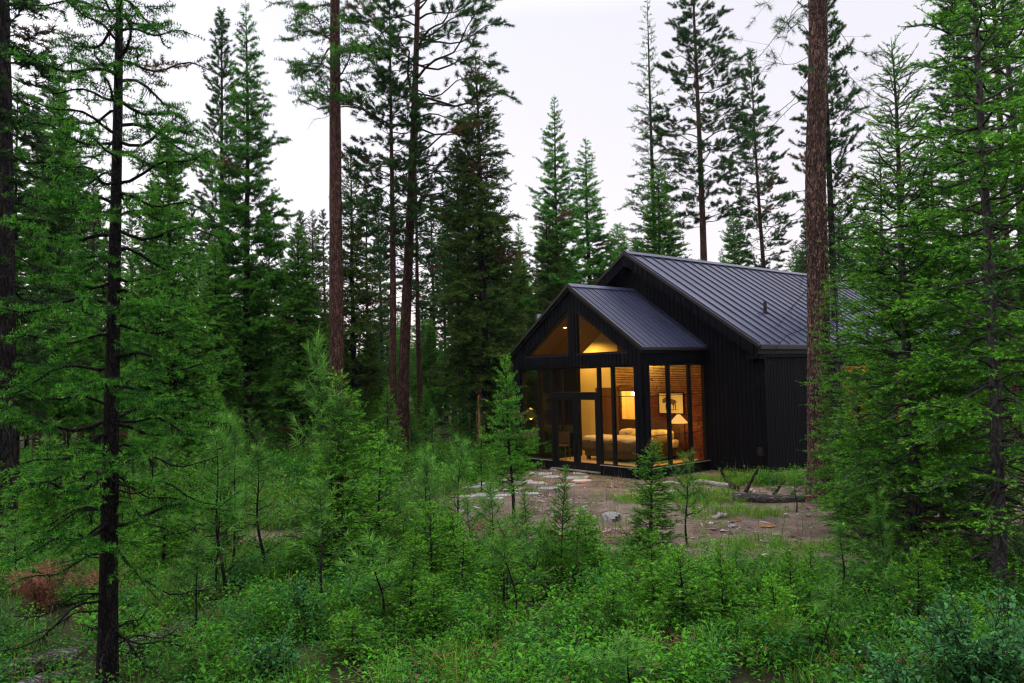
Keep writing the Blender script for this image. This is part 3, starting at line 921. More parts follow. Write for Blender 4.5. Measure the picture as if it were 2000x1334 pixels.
mr = hput('wall_mirror', -2.15, 5.86, 1.55)  # dark framed panel on the corridor wall, its exact kind not settled
tag(mr, 'tall dark framed panel seen through the doorway beyond the bed', 'cabinet')
mb = MB(); mb.box(-.42, .42, -.06, .03, -.62, .5); mb.build('door_panel', MT['panel'], mr)
mb = MB(); mb.box(-.46, .46, -.07, .03, .5, .54); mb.box(-.46, .46, -.07, .03, -.66, -.62); mb.box(-.46, -.42, -.07, .03, -.62, .5); mb.box(.42, .46, -.07, .03, -.62, .5)
mb.build('frame', MT['darkwood'], mr); mr.name = 'wall_cabinet'

chr_ = hput('chair', -2.0, 1.35, FL, 0.5)
tag(chr_, 'slim dark chair on thin legs just inside the glass door', 'chair')
mb = MB(); mb.box(-.22, .22, -.22, .22, .43, .47); mb.build('seat', MT['darkwood'], chr_)
mb = MB(); mb.box(-.22, .22, .2, .23, .5, .85); mb.build('backrest', MT['darkwood'], chr_)
for sx in (-1, 1):
    for sy in (-1, 1):
        mb = MB(); mb.tube([(sx * .19, sy * .19, .45), (sx * .23, sy * .23, 0)], .014, 6); mb.build('leg', MT['darkwood'], chr_)

# the stove flue rises outside the far eave
mb = MB(); mb.tube([(0, 0, .2), (0, 0, 4.78)], .085, 18); mb.tube([(0, 0, 4.74), (0, 0, 4.79)], .12, 18); mb.tube([(0, 0, 4.79), (0, 0, 5.02)], .105, 18); mb.tube([(0, 0, 5.02), (0, 0, 5.04)], .13, 18)
o = mb.build('flue_pipe', MT['steel'], H0); o.location = (-4.62, 2.95, 0)

# ------------------------------------------------------------------ trees
def trunk_path(H, bend, n, sd):
    r = np.random.default_rng(sd)
    f = np.linspace(0, 1, n)
    ph = r.uniform(0, 6.28, 4)
    x = bend * (np.sin(f * 3.1 + ph[0]) - np.sin(ph[0]) + .4 * (np.sin(f * 8 + ph[1]) - np.sin(ph[1])))
    y = bend * (np.sin(f * 2.7 + ph[2]) - np.sin(ph[2]) + .4 * (np.sin(f * 9 + ph[3]) - np.sin(ph[3])))
    return np.stack([x, y, f * H], -1)


def trunk_mesh(mb, P, r0, k=12, flare=0.35, taper=0.85, rough=0.05, sd=0):
    n = len(P); H = P[-1, 2]
    f = P[:, 2] / H
    R = r0 * ((1 - f) ** taper * .97 + .03) * (1 + flare * np.exp(-P[:, 2] / (r0 * 3.0)))
    P = P.copy(); P[0, 2] -= .25
    V, q = tubes(P[None], R[None], k)
    V = V.reshape(n, k, 3)
    an = np.arange(k)
    d = (vnoise(P[:, 2][:, None] * 2 + an[None] * 0, an[None] * 1.7 + 0 * P[:, 2][:, None], 1.0, sd) - .5) * 2 * rough
    c = P[:, None]
    V = c + (V - c) * (1 + d[..., None])
    mb.add(V.reshape(-1, 3), f4=q)
    return R


def make_tree(name, sd, H, r0, c0, nb, prof, style, mats, pitch=(0.15, 0.9), curl=-0.25, lod=1, twig=0.45, dens=1.0,
              nl=None, nw=None, bend=0.06, dead=0, k=12, flare=.35, bare=0.0, lichen=0, minlen=.12, spread=.75, az_bias=None, twspace=None, taper=.85, branch_r=.016, tipglow=1.0, sub=True):
    """a conifer: (wood mesh, needle mesh, lichen mesh or None).
    prof(f) branch length at fraction f of the crown; pitch = branch angle at crown foot and top."""
    global rng
    rng = np.random.default_rng(sd)
    wood = MB(); crown = MB(); moss = MB()
    P = trunk_path(H, bend, 60 if lod == 0 else 34, sd)
    TR = trunk_mesh(wood, P, r0, k, flare, sd=sd, taper=taper)
    z_of = P[:, 2]
    twP, twD, twL, twT, twN = [], [], [], [], []
    BP, BR_ = [], []
    tot = nb + dead
    az = rng.uniform(0, 6.28)
    for i in range(tot):
        isdead = i >= nb
        if isdead: h = rng.uniform(max(.4, c0 * .35), c0 + (H - c0) * .15); f = 0.0
        else:
            f = (i + rng.uniform(0, 1)) / nb; f = f ** .92
            h = c0 + f * (H - c0) * .985
        az += 2.399 + rng.normal(0, .35)
        if az_bias is not None and rng.random() < .4: az = az_bias + rng.normal(0, .6)
        Ln = max(minlen, prof(f) * rng.uniform(.62, 1.15))
        if isdead: Ln = prof(0.02) * rng.uniform(.35, .9)
        pt = pitch[0] + (pitch[1] - pitch[0]) * f ** 1.6 + rng.normal(0, .12)
        cu = curl * (1 - f) + rng.normal(0, .10)
        base = np.array([np.interp(h, z_of, P[:, 0]), np.interp(h, z_of, P[:, 1]), h])
        m = 9
        t = np.linspace(0, 1, m)
        wig = rng.normal(0, .05)
        a = az + wig * t * 4 + .08 * np.sin(t * 7 + az)
        d = np.stack([np.cos(a), np.sin(a), 0 * a], -1)
        rise = np.sin(pt) * t + cu * t * t + .05 * np.sin(t * 9 + i)
        B = base + Ln * (d * (np.cos(pt) * t)[:, None]); B[:, 2] = base[2] + Ln * rise
        rb = min(np.interp(h, z_of, TR) * .55, branch_r * (.35 + .65 * Ln)) * (.75 if isdead else 1)
        BP.append(B); BR_.append(rb * (1 - .85 * t) + .0015)
        T = norm(np.gradient(B, axis=0))
        if lichen and not (f > .75):
            nlc = int(1.8 * lichen * Ln * rng.uniform(.3, 1.6))
            if nlc:
                tt = np.clip(rng.choice(rng.uniform(.1, .95, 4), nlc) + rng.normal(0, .05, nlc), 0, 1); pp = np.stack([np.interp(tt, t, B[:, c]) for c in range(3)], -1)
                needles(moss, pp, norm(np.array([0, 0, -1.0]) + rng.normal(0, .3, (nlc, 3))), rng.uniform(.02, .13, nlc) * rng.choice([.5, 1, 1.3], nlc), rng.uniform(.004, .013, nlc), rng.random(nlc))
        if isdead:
            ns = int(Ln * 7)
            for _ in range(ns):
                tt = rng.uniform(.25, 1); p = np.array([np.interp(tt, t, B[:, c]) for c in range(3)])
                dd = norm(d[4] + rng.normal(0, .7, 3)); l2 = rng.uniform(.08, .3) * Ln
                q = p + dd[None] * (np.linspace(0, 1, m) * l2)[:, None]; q[:, 2] -= np.linspace(0, 1, m) ** 2 * l2 * .3
                BP.append(q); BR_.append(.004 * (1 - .8 * t))
            continue
        sp = (twspace or (.10 if lod == 0 else .17)) * .85
        ntw = max(2, int(Ln / sp * (1 - .4 * bare)))
        tt = np.sort(rng.uniform(.12 + .55 * bare, 1.0, ntw)); tt[-1] = 1.0
        pos = np.stack([np.interp(tt, t, B[:, c]) for c in range(3)], -1)
        tan = np.stack([np.interp(tt, t, T[:, c]) for c in range(3)], -1)
        side = norm(np.cross(tan, np.array([0, 0, 1.0])))
        sg = np.where(np.arange(ntw) % 2 == 0, 1.0, -1.0)[:, None]
        D = norm(tan * rng.uniform(.45, .95, (ntw, 1)) + side * sg * spread + np.array([0, 0, 1.0]) * rng.normal(.02 if style != 'pine' else .28, .22, (ntw, 1)))
        D[-1] = tan[-1]
        l = (twig * Ln * (1.06 - tt) + (.07 if lod == 0 else .12)) * rng.uniform(.6, 1.2, ntw)
        bt = rng.uniform(.0, .42) if rng.random() > .012 else 5.0
        twP.append(pos); twD.append(D); twL.append(l); twT.append(np.full(ntw, bt)); twN.append(np.tile(side[:1], (ntw, 1)))
        # needles along the branch itself
        if style in ('fir', 'larch') and bare < .6:
            kk = 4; ts = np.linspace(.3, .95, kk + 1)
            q = np.stack([np.interp(ts, t, B[:, c]) for c in range(3)], -1)
            dq = q[1:] - q[:-1]; ql = np.linalg.norm(dq, axis=1)
            twP.append(q[:-1]); twD.append(dq / ql[:, None]); twL.append(ql); twT.append(np.full(kk, bt)); twN.append(np.tile(side[:1], (kk, 1)))
    BP = np.array(BP); BR_ = np.array(BR_)
    V, q = tubes(BP, BR_, 5 if lod == 0 else 3); wood.add(V, f4=q)
    p = np.concatenate(twP); D = np.concatenate(twD); l = np.concatenate(twL); tn = np.concatenate(twT)
    # second order twigs
    if sub and style != 'pine':
        n2 = np.maximum(0, ((l - .10) / (.055 if lod == 0 else .11))).astype(int)
        ii = np.repeat(np.arange(len(l)), n2)
        if len(ii):
            u = rng.uniform(.2, .95, len(ii))
            p2 = p[ii] + D[ii] * (l[ii] * u)[:, None]
            sd_ = norm(np.cross(D[ii], np.array([0, 0, 1.0]) + rng.normal(0, .25, (len(ii), 3)))) * np.where(rng.random(len(ii)) < .5, 1, -1)[:, None]
            D2 = norm(D[ii] * .75 + sd_ * spread + np.array([0, 0, 1]) * rng.normal(-.03, .18, (len(ii), 1)))
            l2 = l[ii] * (1.1 - u) * .55 + .03
            p = np.concatenate([p, p2]); D = np.concatenate([D, D2]); l = np.concatenate([l, l2]); tn = np.concatenate([tn, tn[ii]])
    # twig wood
    m = 3; t = np.linspace(0, 1, m)
    keep = l > (.06 if lod == 0 else .2)
    if keep.any():
        TP = p[keep][:, None] + D[keep][:, None] * (l[keep][:, None] * t)[..., None]
        V, q = tubes(TP, np.broadcast_to((.0035 if lod == 0 else .007) * (1 - .7 * t), TP.shape[:2]), 3); wood.add(V, f4=q)
    if style == 'pine':
        # tufts of long needles at twig ends, and a few behind them
        nl_ = nl or .16; nw_ = nw or (.0080 if lod == 0 else .023)
        per = int((34 if lod == 0 else 42) * dens)
        rep = 1 + (rng.random(len(l)) < .6)
        ii = np.repeat(np.arange(len(l)), rep * per)
        back = np.concatenate([np.repeat(np.arange(a) * 1.0, per) for a in rep]) if len(rep) else np.zeros(0)
        u = rng.uniform(0, 1, len(ii)) ** 1.5
        pos = p[ii] + D[ii] * (l[ii] - (u * .10 + back * .14) * (1 if lod == 0 else 1.3))[:, None]
        th = np.radians(20 + 68 * u + rng.normal(0, 9, len(ii)))
        rr = rng.normal(size=(len(ii), 3)); per_ = norm(np.cross(D[ii], rr))
        dd = norm(D[ii] * np.cos(th)[:, None] + per_ * np.sin(th)[:, None] + np.array([0, 0, -.12]))
        ln = nl_ * rng.uniform(.6, 1.1, len(ii))
        tint = np.where(tn[ii] > 2, 1, .88 * np.clip(tn[ii] + .45 * (1 - u) * tipglow * (back == 0) + rng.normal(0, .2, len(ii)), 0, 1))
        needles(crown, pos, dd, ln, np.full(len(ii), nw_), tint)
    else:
        if style == 'fir': per_m, nl0, nw0 = (250, .036, .0095) if lod == 0 else (72, .115, .032)
        else: per_m, nl0, nw0 = (230, .038, .0075) if lod == 0 else (72, .105, .026)
        nl_ = nl or nl0; nw_ = nw or nw0
        cnt = np.maximum(3, l * per_m * dens).astype(int)
        ii = np.repeat(np.arange(len(l)), cnt)
        u = rng.random(len(ii))
        if style == 'larch':      # tufts on short shoots
            st = .028 if lod == 0 else .075
            u = np.clip((np.floor(u * l[ii] / st) + .5) * st / np.maximum(l[ii], st), 0, 1)
        pos = p[ii] + D[ii] * (l[ii] * u)[:, None]
        rr = rng.normal(size=(len(ii), 3)); per_ = norm(np.cross(D[ii], rr))
        if style == 'fir':
            per_[:, 2] = per_[:, 2] * .6 + .12
            dd = norm(D[ii] * rng.uniform(.35, .9, (len(ii), 1)) + per_ * .85)
        else:
            dd = norm(D[ii] * rng.uniform(-.1, .7, (len(ii), 1)) + per_ * .9 + np.array([0, 0, .22]))
        ln = nl_ * rng.uniform(.65, 1.15, len(ii))
        tip = np.clip((u * l[ii] - (l[ii] - (.055 if lod == 0 else .12))) / .03, 0, 1)
        tint = np.where(tn[ii] > 2, 1, .88 * np.clip(tn[ii] + .55 * tip * tipglow + rng.normal(0, .16, len(ii)), 0, 1))
        needles(crown, pos, dd, ln, np.full(len(ii), nw_), tint)
    wm = wood.mesh(name + '_trunk', smooth=True); wm.materials.append(mats[0])
    cm = crown.mesh(name + '_crown'); cm.materials.append(mats[1])
    lm = None
    if moss.n: lm = moss.mesh(name + '_lichen'); lm.materials.append(MT['lichen'])
    print('TREE', name, sd, len(wm.polygons), len(cm.polygons))
    return dict(name=name, wood=wm, crown=cm, lichen=lm, H=H)


TRIS = []
def plant(proto, xy, label, cat, group=None, rz=0.0, scale=1.0, lean=(0, 0), name=None):
    """a tree or sapling as a thing: Empty at the foot, trunk and crown below it"""
    x, y = xy
    o = empty(name or proto['name'], (x, y, float(hgt(x, y)) - .03), rz)
    o.rotation_mode = 'ZYX'; o.rotation_euler = (lean[1], lean[0], rz)
    if np.isscalar(scale): scale = (scale,) * 3
    o.scale = scale
    tag(o, label, cat, group)
    for k, key in (('trunk', 'wood'), ('crown', 'crown'), ('lichen', 'lichen')):
        if proto.get(key):
            c = bpy.data.objects.new(k, proto[key]); COL.objects.link(c); c.parent = o
    return o


def cone(rmax, base=.75, p=1.0):
    """branch length falling from near the foot of the crown to the tip"""
    return lambda f: rmax * (base + (1 - base) * min(1, f / .15)) * max(0.0, 1 - f) ** p + .02


def dome(rmax):
    return lambda f: rmax * (.55 + .45 * sin(pi * min(1, f * 1.25))) * (1 - f ** 3) ** .8 + .05


A = lambda *k: tuple(MT[x] for x in k)
# ---- named trees: (proto, place, label)
def tree_at(px, py, dist, **kw): return bear(px, py, dist)

# near left larch with lichen
T = make_tree('young_larch', 11, 9.6, .092, 1.3, 120, lambda f: 1.15 * (1 - .2 * f) * (1 - f ** 4) + .05, 'larch', A('bark_black', 'larch'),
              pitch=(-.10, .30), curl=-.06, lod=0, twig=.46, dens=1.1, bend=.05, dead=30, k=14, lichen=22, bare=.05, flare=.25, taper=1.0, twspace=.10)
plant(T, bear(208, 1050, 7.3), 'dark slender larch draped in lichen, close in front of the left thicket', 'tree', lean=(.022, 0), name='larch_tree')
T = make_tree('old_fir', 12, 23, .21, 2.5, 150, lambda f: 1.75 * (1 - f) ** .7 + .1, 'fir', A('bark_dark', 'fir_dark'), pitch=(-.15, .5), curl=-.1,
              lod=1, dens=1.2, lichen=30, dead=40, bare=.2, twspace=.13)
plant(T, bear(8, 900, 15.6), 'old dark fir trunk at the left edge with mossy branches', 'tree', rz=.4, name='fir_tree')
# big plated pine in front of the cabin's long wall
def big_pine():
    global rng
    rng = np.random.default_rng(5)
    wood = MB()
    H, r0 = 27.0, .245; nr, k = 420, 96
    z = np.concatenate([np.linspace(-.3, 12, 340), np.linspace(12.15, H, 80)])
    cx = .05 * np.sin(z * .35) + .02 * np.sin(z * 1.1); cy = .04 * np.cos(z * .3) - .04
    R = r0 * np.where(z < 0, 1, (1 - np.clip(z, 0, H) / H) ** .55 * .98 + .02) * (1 + .55 * np.exp(-np.maximum(z, 0) / .42))
    an = np.arange(k) * 2 * pi / k
    zz, aa = np.meshgrid(z, an, indexing='ij')
    lobes = 1 + .10 * np.exp(-np.maximum(zz, 0) / .4) * np.sin(aa * 5 + 1)
    # plates of bark: cells stretched upright, cracks between
    u = aa * r0 * 10
    def per(s, sd_): return vnoise(np.cos(aa) * 3.2 * s, zz * .9 * s + np.sin(aa) * 3.2 * s, 1.0, sd_)
    n1 = per(2.2, 3); n2 = per(5.5, 4); n3 = per(12, 9)
    ridge = np.abs(n1 - .5) * 2 * .5 + np.abs(n2 - .5) * 2 * .5
    disp = (np.clip(ridge * 1.9, 0, 1) - .7) * .035 + (n3 - .5) * .014
    RR = R[:, None] * lobes + disp
    V = np.stack([cx[:, None] + np.cos(aa) * RR, cy[:, None] + np.sin(aa) * RR, zz], -1)
    idx = np.arange(len(z) * k).reshape(len(z), k); a = idx[:-1]; b = idx[1:]
    wood.add(V.reshape(-1, 3), f4=np.stack([a, np.roll(a, -1, 1), np.roll(b, -1, 1), b], -1).reshape(-1, 4))
    return wood
wood = big_pine()
T = make_tree('tall_pine', 21, 27, .02, 8.6, 70, lambda f: 2.7 * (1 - .5 * f) * (1 - f ** 3) + .2, 'pine', A('bark_dark', 'pine'), pitch=(-.30, .5), curl=-.30, lod=0,
              twig=.34, dens=1.0, nl=.17, dead=16, bare=.5, branch_r=.022, lichen=10, twspace=.22, flare=0)
tp = plant(T, bear(1607, 985, 17.1), 'tall pine with thick reddish plated trunk beside the cabin', 'tree', rz=2.6, lean=(.026, 0), name='pine_tree')
for c in tp.children:
    if c.name.startswith('trunk'): c.name = 'branch'
o = wood.build('trunk', MT['bark_red_big'], tp, smooth=True)

# trunks and crowns, left to centre
T = make_tree('tall_larch', 22, 33, .27, 12.2, 95, lambda f: 2.6 * (1 - f) ** .7 * (.7 + .6 * ((f * 7) % 1)) + .2, 'larch', A('bark_red', 'larch'), pitch=(.05, .5), curl=-.05, lod=1,
              dens=.8, bare=.1, dead=4, twspace=.15, bend=.05)
plant(T, bear(657, 860, 26.5), 'tall straight reddish larch trunk, branchless below, left of the leaning pine', 'tree', rz=.3, lean=(.018, 0), name='larch_tree')
T = make_tree('open_pine', 23, 25, .235, 8.2, 92, lambda f: 3.8 * (.55 + .45 * sin(pi * min(1, f * 1.5))) * (1 - f ** 3) + .2, 'pine', A('bark_red', 'pine'), pitch=(.0, .75), curl=.05, lod=1,
              twig=.36, dens=1.3, nl=.19, bare=.38, dead=12, branch_r=.02, twspace=.20, bend=.10, az_bias=-.5)
plant(T, bear(785, 890, 29.6), 'tall pine with reddish lower trunk and wide open crown left of the cabin', 'tree', rz=0, lean=(.045, 0), name='pine_tree')
T = make_tree('dark_fir', 24, 14.9, .2, 1.6, 210, cone(2.55, .55, .62), 'fir', A('bark_dark', 'fir_olive'), pitch=(-.12, .75), curl=-.12, lod=1, dens=.85, twspace=.14, lichen=5, bend=.08)
plant(T, bear(953, 900, 28.5), 'broad dark olive fir rising directly left of the cabin', 'tree', rz=1.0, name='fir_tree')
DARKFIR = T
T = make_tree('fir', 25, 11.8, .15, .7, 230, cone(2.0, .8, .58), 'fir', A('bark_dark', 'fir'), pitch=(-.1, .8), curl=-.05, lod=1, dens=1.2, twspace=.13)
FIRD = T
plant(T, bear(338, 800, 26), 'dense pointed green fir right of the lichen-draped larch', 'tree', name='fir_tree')
T = make_tree('narrow_pine', 26, 20.5, .19, 6, 150, lambda f: 1.55 * (1 - f) ** .55 * (.6 + .4 * min(1, f * 3)) + .15, 'pine', A('bark_dark', 'pine'), pitch=(.1, 1.0), curl=.25, lod=1, twig=.46, dens=1.3, nl=.15, dead=10, twspace=.17)
NPINE = T
plant(T, bear(440, 800, 36), 'narrow dark pine directly left of the tall green larch', 'tree', name='pine_tree')
T = make_tree('larch', 27, 19.3, .19, 3.0, 150, cone(2.9, .55, .68), 'larch', A('bark_dark', 'larch'), pitch=(-.05, .7), curl=.18, lod=1, dens=2.1, twspace=.13)
LARCH = T
plant(T, bear(486, 830, 33), 'tall green larch with upswept branches right of the narrow pine', 'tree', name='larch_tree')
T = make_tree('sparse_larch', 28, 24.6, .2, 7, 125, lambda f: 2.3 * (1 - f) ** .75 + .15, 'larch', A('bark_dark', 'larch'), pitch=(.05, .7), curl=.15, lod=1, dens=.8, bare=.1, dead=25, twspace=.22)
SLARCH = T
plant(T, bear(1283, 700, 44), 'tall thin sparse larch with nearly bare branches behind the roof ridge', 'tree', name='larch_tree')
T = make_tree('pine', 29, 27, .25, 10.5, 110, lambda f: 3.0 * (.6 + .4 * sin(pi * min(1, f * 1.3))) * (1 - f ** 3) + .2, 'pine', A('bark_red', 'pine'), pitch=(.0, .8), curl=.12, lod=1, twig=.42, dens=1.35, nl=.19, bare=.25, dead=30, twspace=.14)
PINE = T
plant(T, bear(1378, 700, 42), 'tall pine with a bare reddish lower trunk directly behind the roof', 'tree', rz=.6, name='pine_tree')
plant(T, bear(1508, 700, 44), 'shorter pine behind the roof, just left of the thick plated trunk', 'tree', rz=2.6, scale=(.72, .72, .79), lean=(-.03, 0), name='pine_tree')
plant(LARCH, bear(1093, 720, 42), 'pointed larch with bright trunk behind the cabin gable', 'tree', rz=1.3, scale=(.95, .95, .945), name='larch_tree')
plant(LARCH, bear(1157, 720, 47), 'shorter feathery larch right of the pointed larch behind the gable', 'tree', rz=2.4, scale=(1.2, 1.2, .9), name='larch_tree')
plant(FIRD, bear(1290, 700, 40), 'olive fir poking above the cabin roof ridge', 'tree', rz=2, scale=(1.3, 1.3, 1.13), name='fir_tree')
plant(FIRD, bear(1440, 700, 47), 'low green fir between two pine trunks behind the roof', 'tree', rz=3, scale=(1.2, 1.2, 1.08), name='fir_tree')
plant(FIRD, bear(1575, 700, 52), 'small fir behind the cabin roof by the plated trunk', 'tree', rz=4, scale=(1.1, 1.1, .92), name='fir_tree')
plant(DARKFIR, bear(690, 820, 33), 'dark fir trunk close behind the reddish larch trunk', 'tree', rz=2.2, scale=(.72, .72, .86), name='fir_tree')
plant(PINE, bear(766, 850, 28.2), 'dark trunk standing beside the leaning reddish pine', 'tree', rz=1.1, scale=(.62, .62, .66), lean=(.01, 0), name='pine_tree')
plant(FIRD, bear(585, 830, 32), 'dense fir left of the tall reddish larch trunk', 'tree', rz=1, scale=(.92, .92, .80), name='fir_tree')
plant(DARKFIR, bear(612, 820, 42), 'dark fir far behind, peeking left of the reddish larch trunk', 'tree', rz=4, scale=(.7, .7, .82), name='fir_tree')
plant(LARCH, bear(112, 820, 21), 'green larch behind the old mossy fir', 'tree', rz=.5, scale=(.55, .55, .60), name='larch_tree')
plant(LARCH, bear(30, 850, 19), 'leafy larch filling the gap beside the old mossy fir', 'tree', rz=2.5, scale=(.48, .48, .56), name='larch_tree')
plant(PINE, bear(104, 850, 32), 'red trunked pine, left one of a close pair', 'tree', rz=.9, scale=(.6, .6, .62), name='pine_tree')
plant(PINE, bear(121, 850, 34), 'red trunked pine, right one of a close pair', 'tree', rz=3.9, scale=(.6, .6, .6), name='pine_tree')

# right hand thicket of firs
FA = make_tree('bright_fir', 31, 7.6, .095, .35, 200, cone(1.55, .8, .58), 'fir', A('bark_grey', 'fir_bright'), pitch=(-.12, .8), curl=-.02, lod=0, dens=.8, twig=.44, bend=.05, twspace=.10, dead=26)
plant(FA, bear(1788, 1130, 10.8), 'bright green bushy fir, largest of the thicket right of the plated trunk', 'tree', rz=0, lean=(-.004, 0), name='fir_tree')
FB = make_tree('slender_fir', 32, 10.2, .085, .8, 190, lambda f: 1.65 * (1 - f) ** .5 * (.6 + .4 * min(1, f * 4)) + .04, 'fir', A('bark_grey', 'fir_bright'), pitch=(-.15, .6), curl=-.04, lod=0, dens=.85, twig=.46, bend=.05, twspace=.11, dead=40, bare=.15)
plant(FB, bear(1955, 1180, 9.5), 'tall fir with a bare grey trunk at the right edge', 'tree', rz=1.1, lean=(-.005, 0), name='fir_tree')
plant(FA, bear(1692, 1020, 13.6), 'bushy fir overlapping the right side of the plated pine trunk', 'tree', rz=2.3, scale=(.66, .66, .38), name='fir_tree')
plant(FB, bear(1648, 1028, 14.4), 'thin fir whose twigs cross in front of the plated trunk', 'tree', rz=.6, scale=(.56, .56, .475), name='fir_tree')
plant(FA, bear(1850, 1050, 13), 'fir standing behind the grey fir trunk on the right', 'tree', rz=4.1, scale=(.9, .9, .92), name='fir_tree')
plant(FB, bear(1745, 1000, 16), 'slender fir deep inside the right thicket', 'tree', rz=3, scale=(.95, .95, .75), name='fir_tree')
plant(FB, bear(2035, 1080, 11), 'leafy fir cut off by the right border', 'tree', rz=5, scale=(1.05, 1.05, .95), name='fir_tree')
plant(PINE, bear(1988, 900, 24), 'pale reddish pine trunk at the far right border', 'tree', rz=5, scale=(.6, .6, .75), name='pine_tree')
plant(NPINE, bear(1640, 850, 25.5), 'thin pine just right of the plated trunk, rising behind', 'tree', rz=2, scale=(.8, .8, .9), name='pine_tree')
plant(NPINE, bear(1900, 850, 27), 'thin pine behind the right thicket', 'tree', rz=4, scale=(.9, .9, .8), name='pine_tree')

# ---- young trees of the thicket
SFA = make_tree('fir_sapling', 41, 2.9, .04, .12, 120, cone(.80, .9, .58), 'fir', A('bark_dark', 'fir_bright'), pitch=(.02, .8), curl=.05, lod=0, dens=1.0, twig=.40, bend=.02, twspace=.075, k=8, branch_r=.011)
SFB = make_tree('fir_sapling', 42, 1.85, .027, .25, 58, cone(.66, .8, .58), 'fir', A('bark_dark', 'fir_bright'), pitch=(-.05, .7), curl=.05, lod=0, dens=.95, twig=.40, bend=.02, twspace=.075, k=8, branch_r=.01)
SFC = make_tree('fir_sapling', 43, 1.15, .018, .05, 52, cone(.5, .9, .55), 'fir', A('bark_dark', 'fir_bright'), pitch=(.1, .9), curl=.05, lod=0, dens=1.0, twig=.4, bend=.01, twspace=.07, k=7, branch_r=.009)
SLA = make_tree('larch_sapling', 44, 3.3, .036, .5, 110, cone(.75, .75, .62), 'larch', A('bark_dark', 'larch_bright'), pitch=(.1, 1.0), curl=.08, lod=0, dens=1.3, twig=.38, bend=.03, twspace=.085, k=8, branch_r=.011)
SPA = make_tree('pine_sapling', 45, 1.7, .022, .55, 14, lambda f: .42 * (1 - f) + .08, 'pine', A('bark_dark', 'pine_bright'), pitch=(.25, 1.1), curl=.35, lod=0, dens=.8, nl=.17, bend=.04, twspace=.16, k=8, bare=.55, dead=5, branch_r=.013, twig=.12)
SPB = make_tree('pine_sapling', 46, 1.25, .017, .62, 8, lambda f: .30 * (1 - f) + .06, 'pine', A('bark_dark', 'pine_bright'), pitch=(.35, 1.2), curl=.3, lod=0, dens=.9, nl=.17, bend=.05, twspace=.14, k=8, bare=.6, dead=4, branch_r=.012, twig=.1)
SPC = make_tree('pine_sapling', 47, 2.3, .028, .7, 22, lambda f: .5 * (1 - f) + .08, 'pine', A('bark_dark', 'pine_bright'), pitch=(.2, 1.1), curl=.35, lod=0, dens=.65, nl=.16, bend=.05, twspace=.15, k=8, bare=.5, dead=8, branch_r=.013, twig=.14)

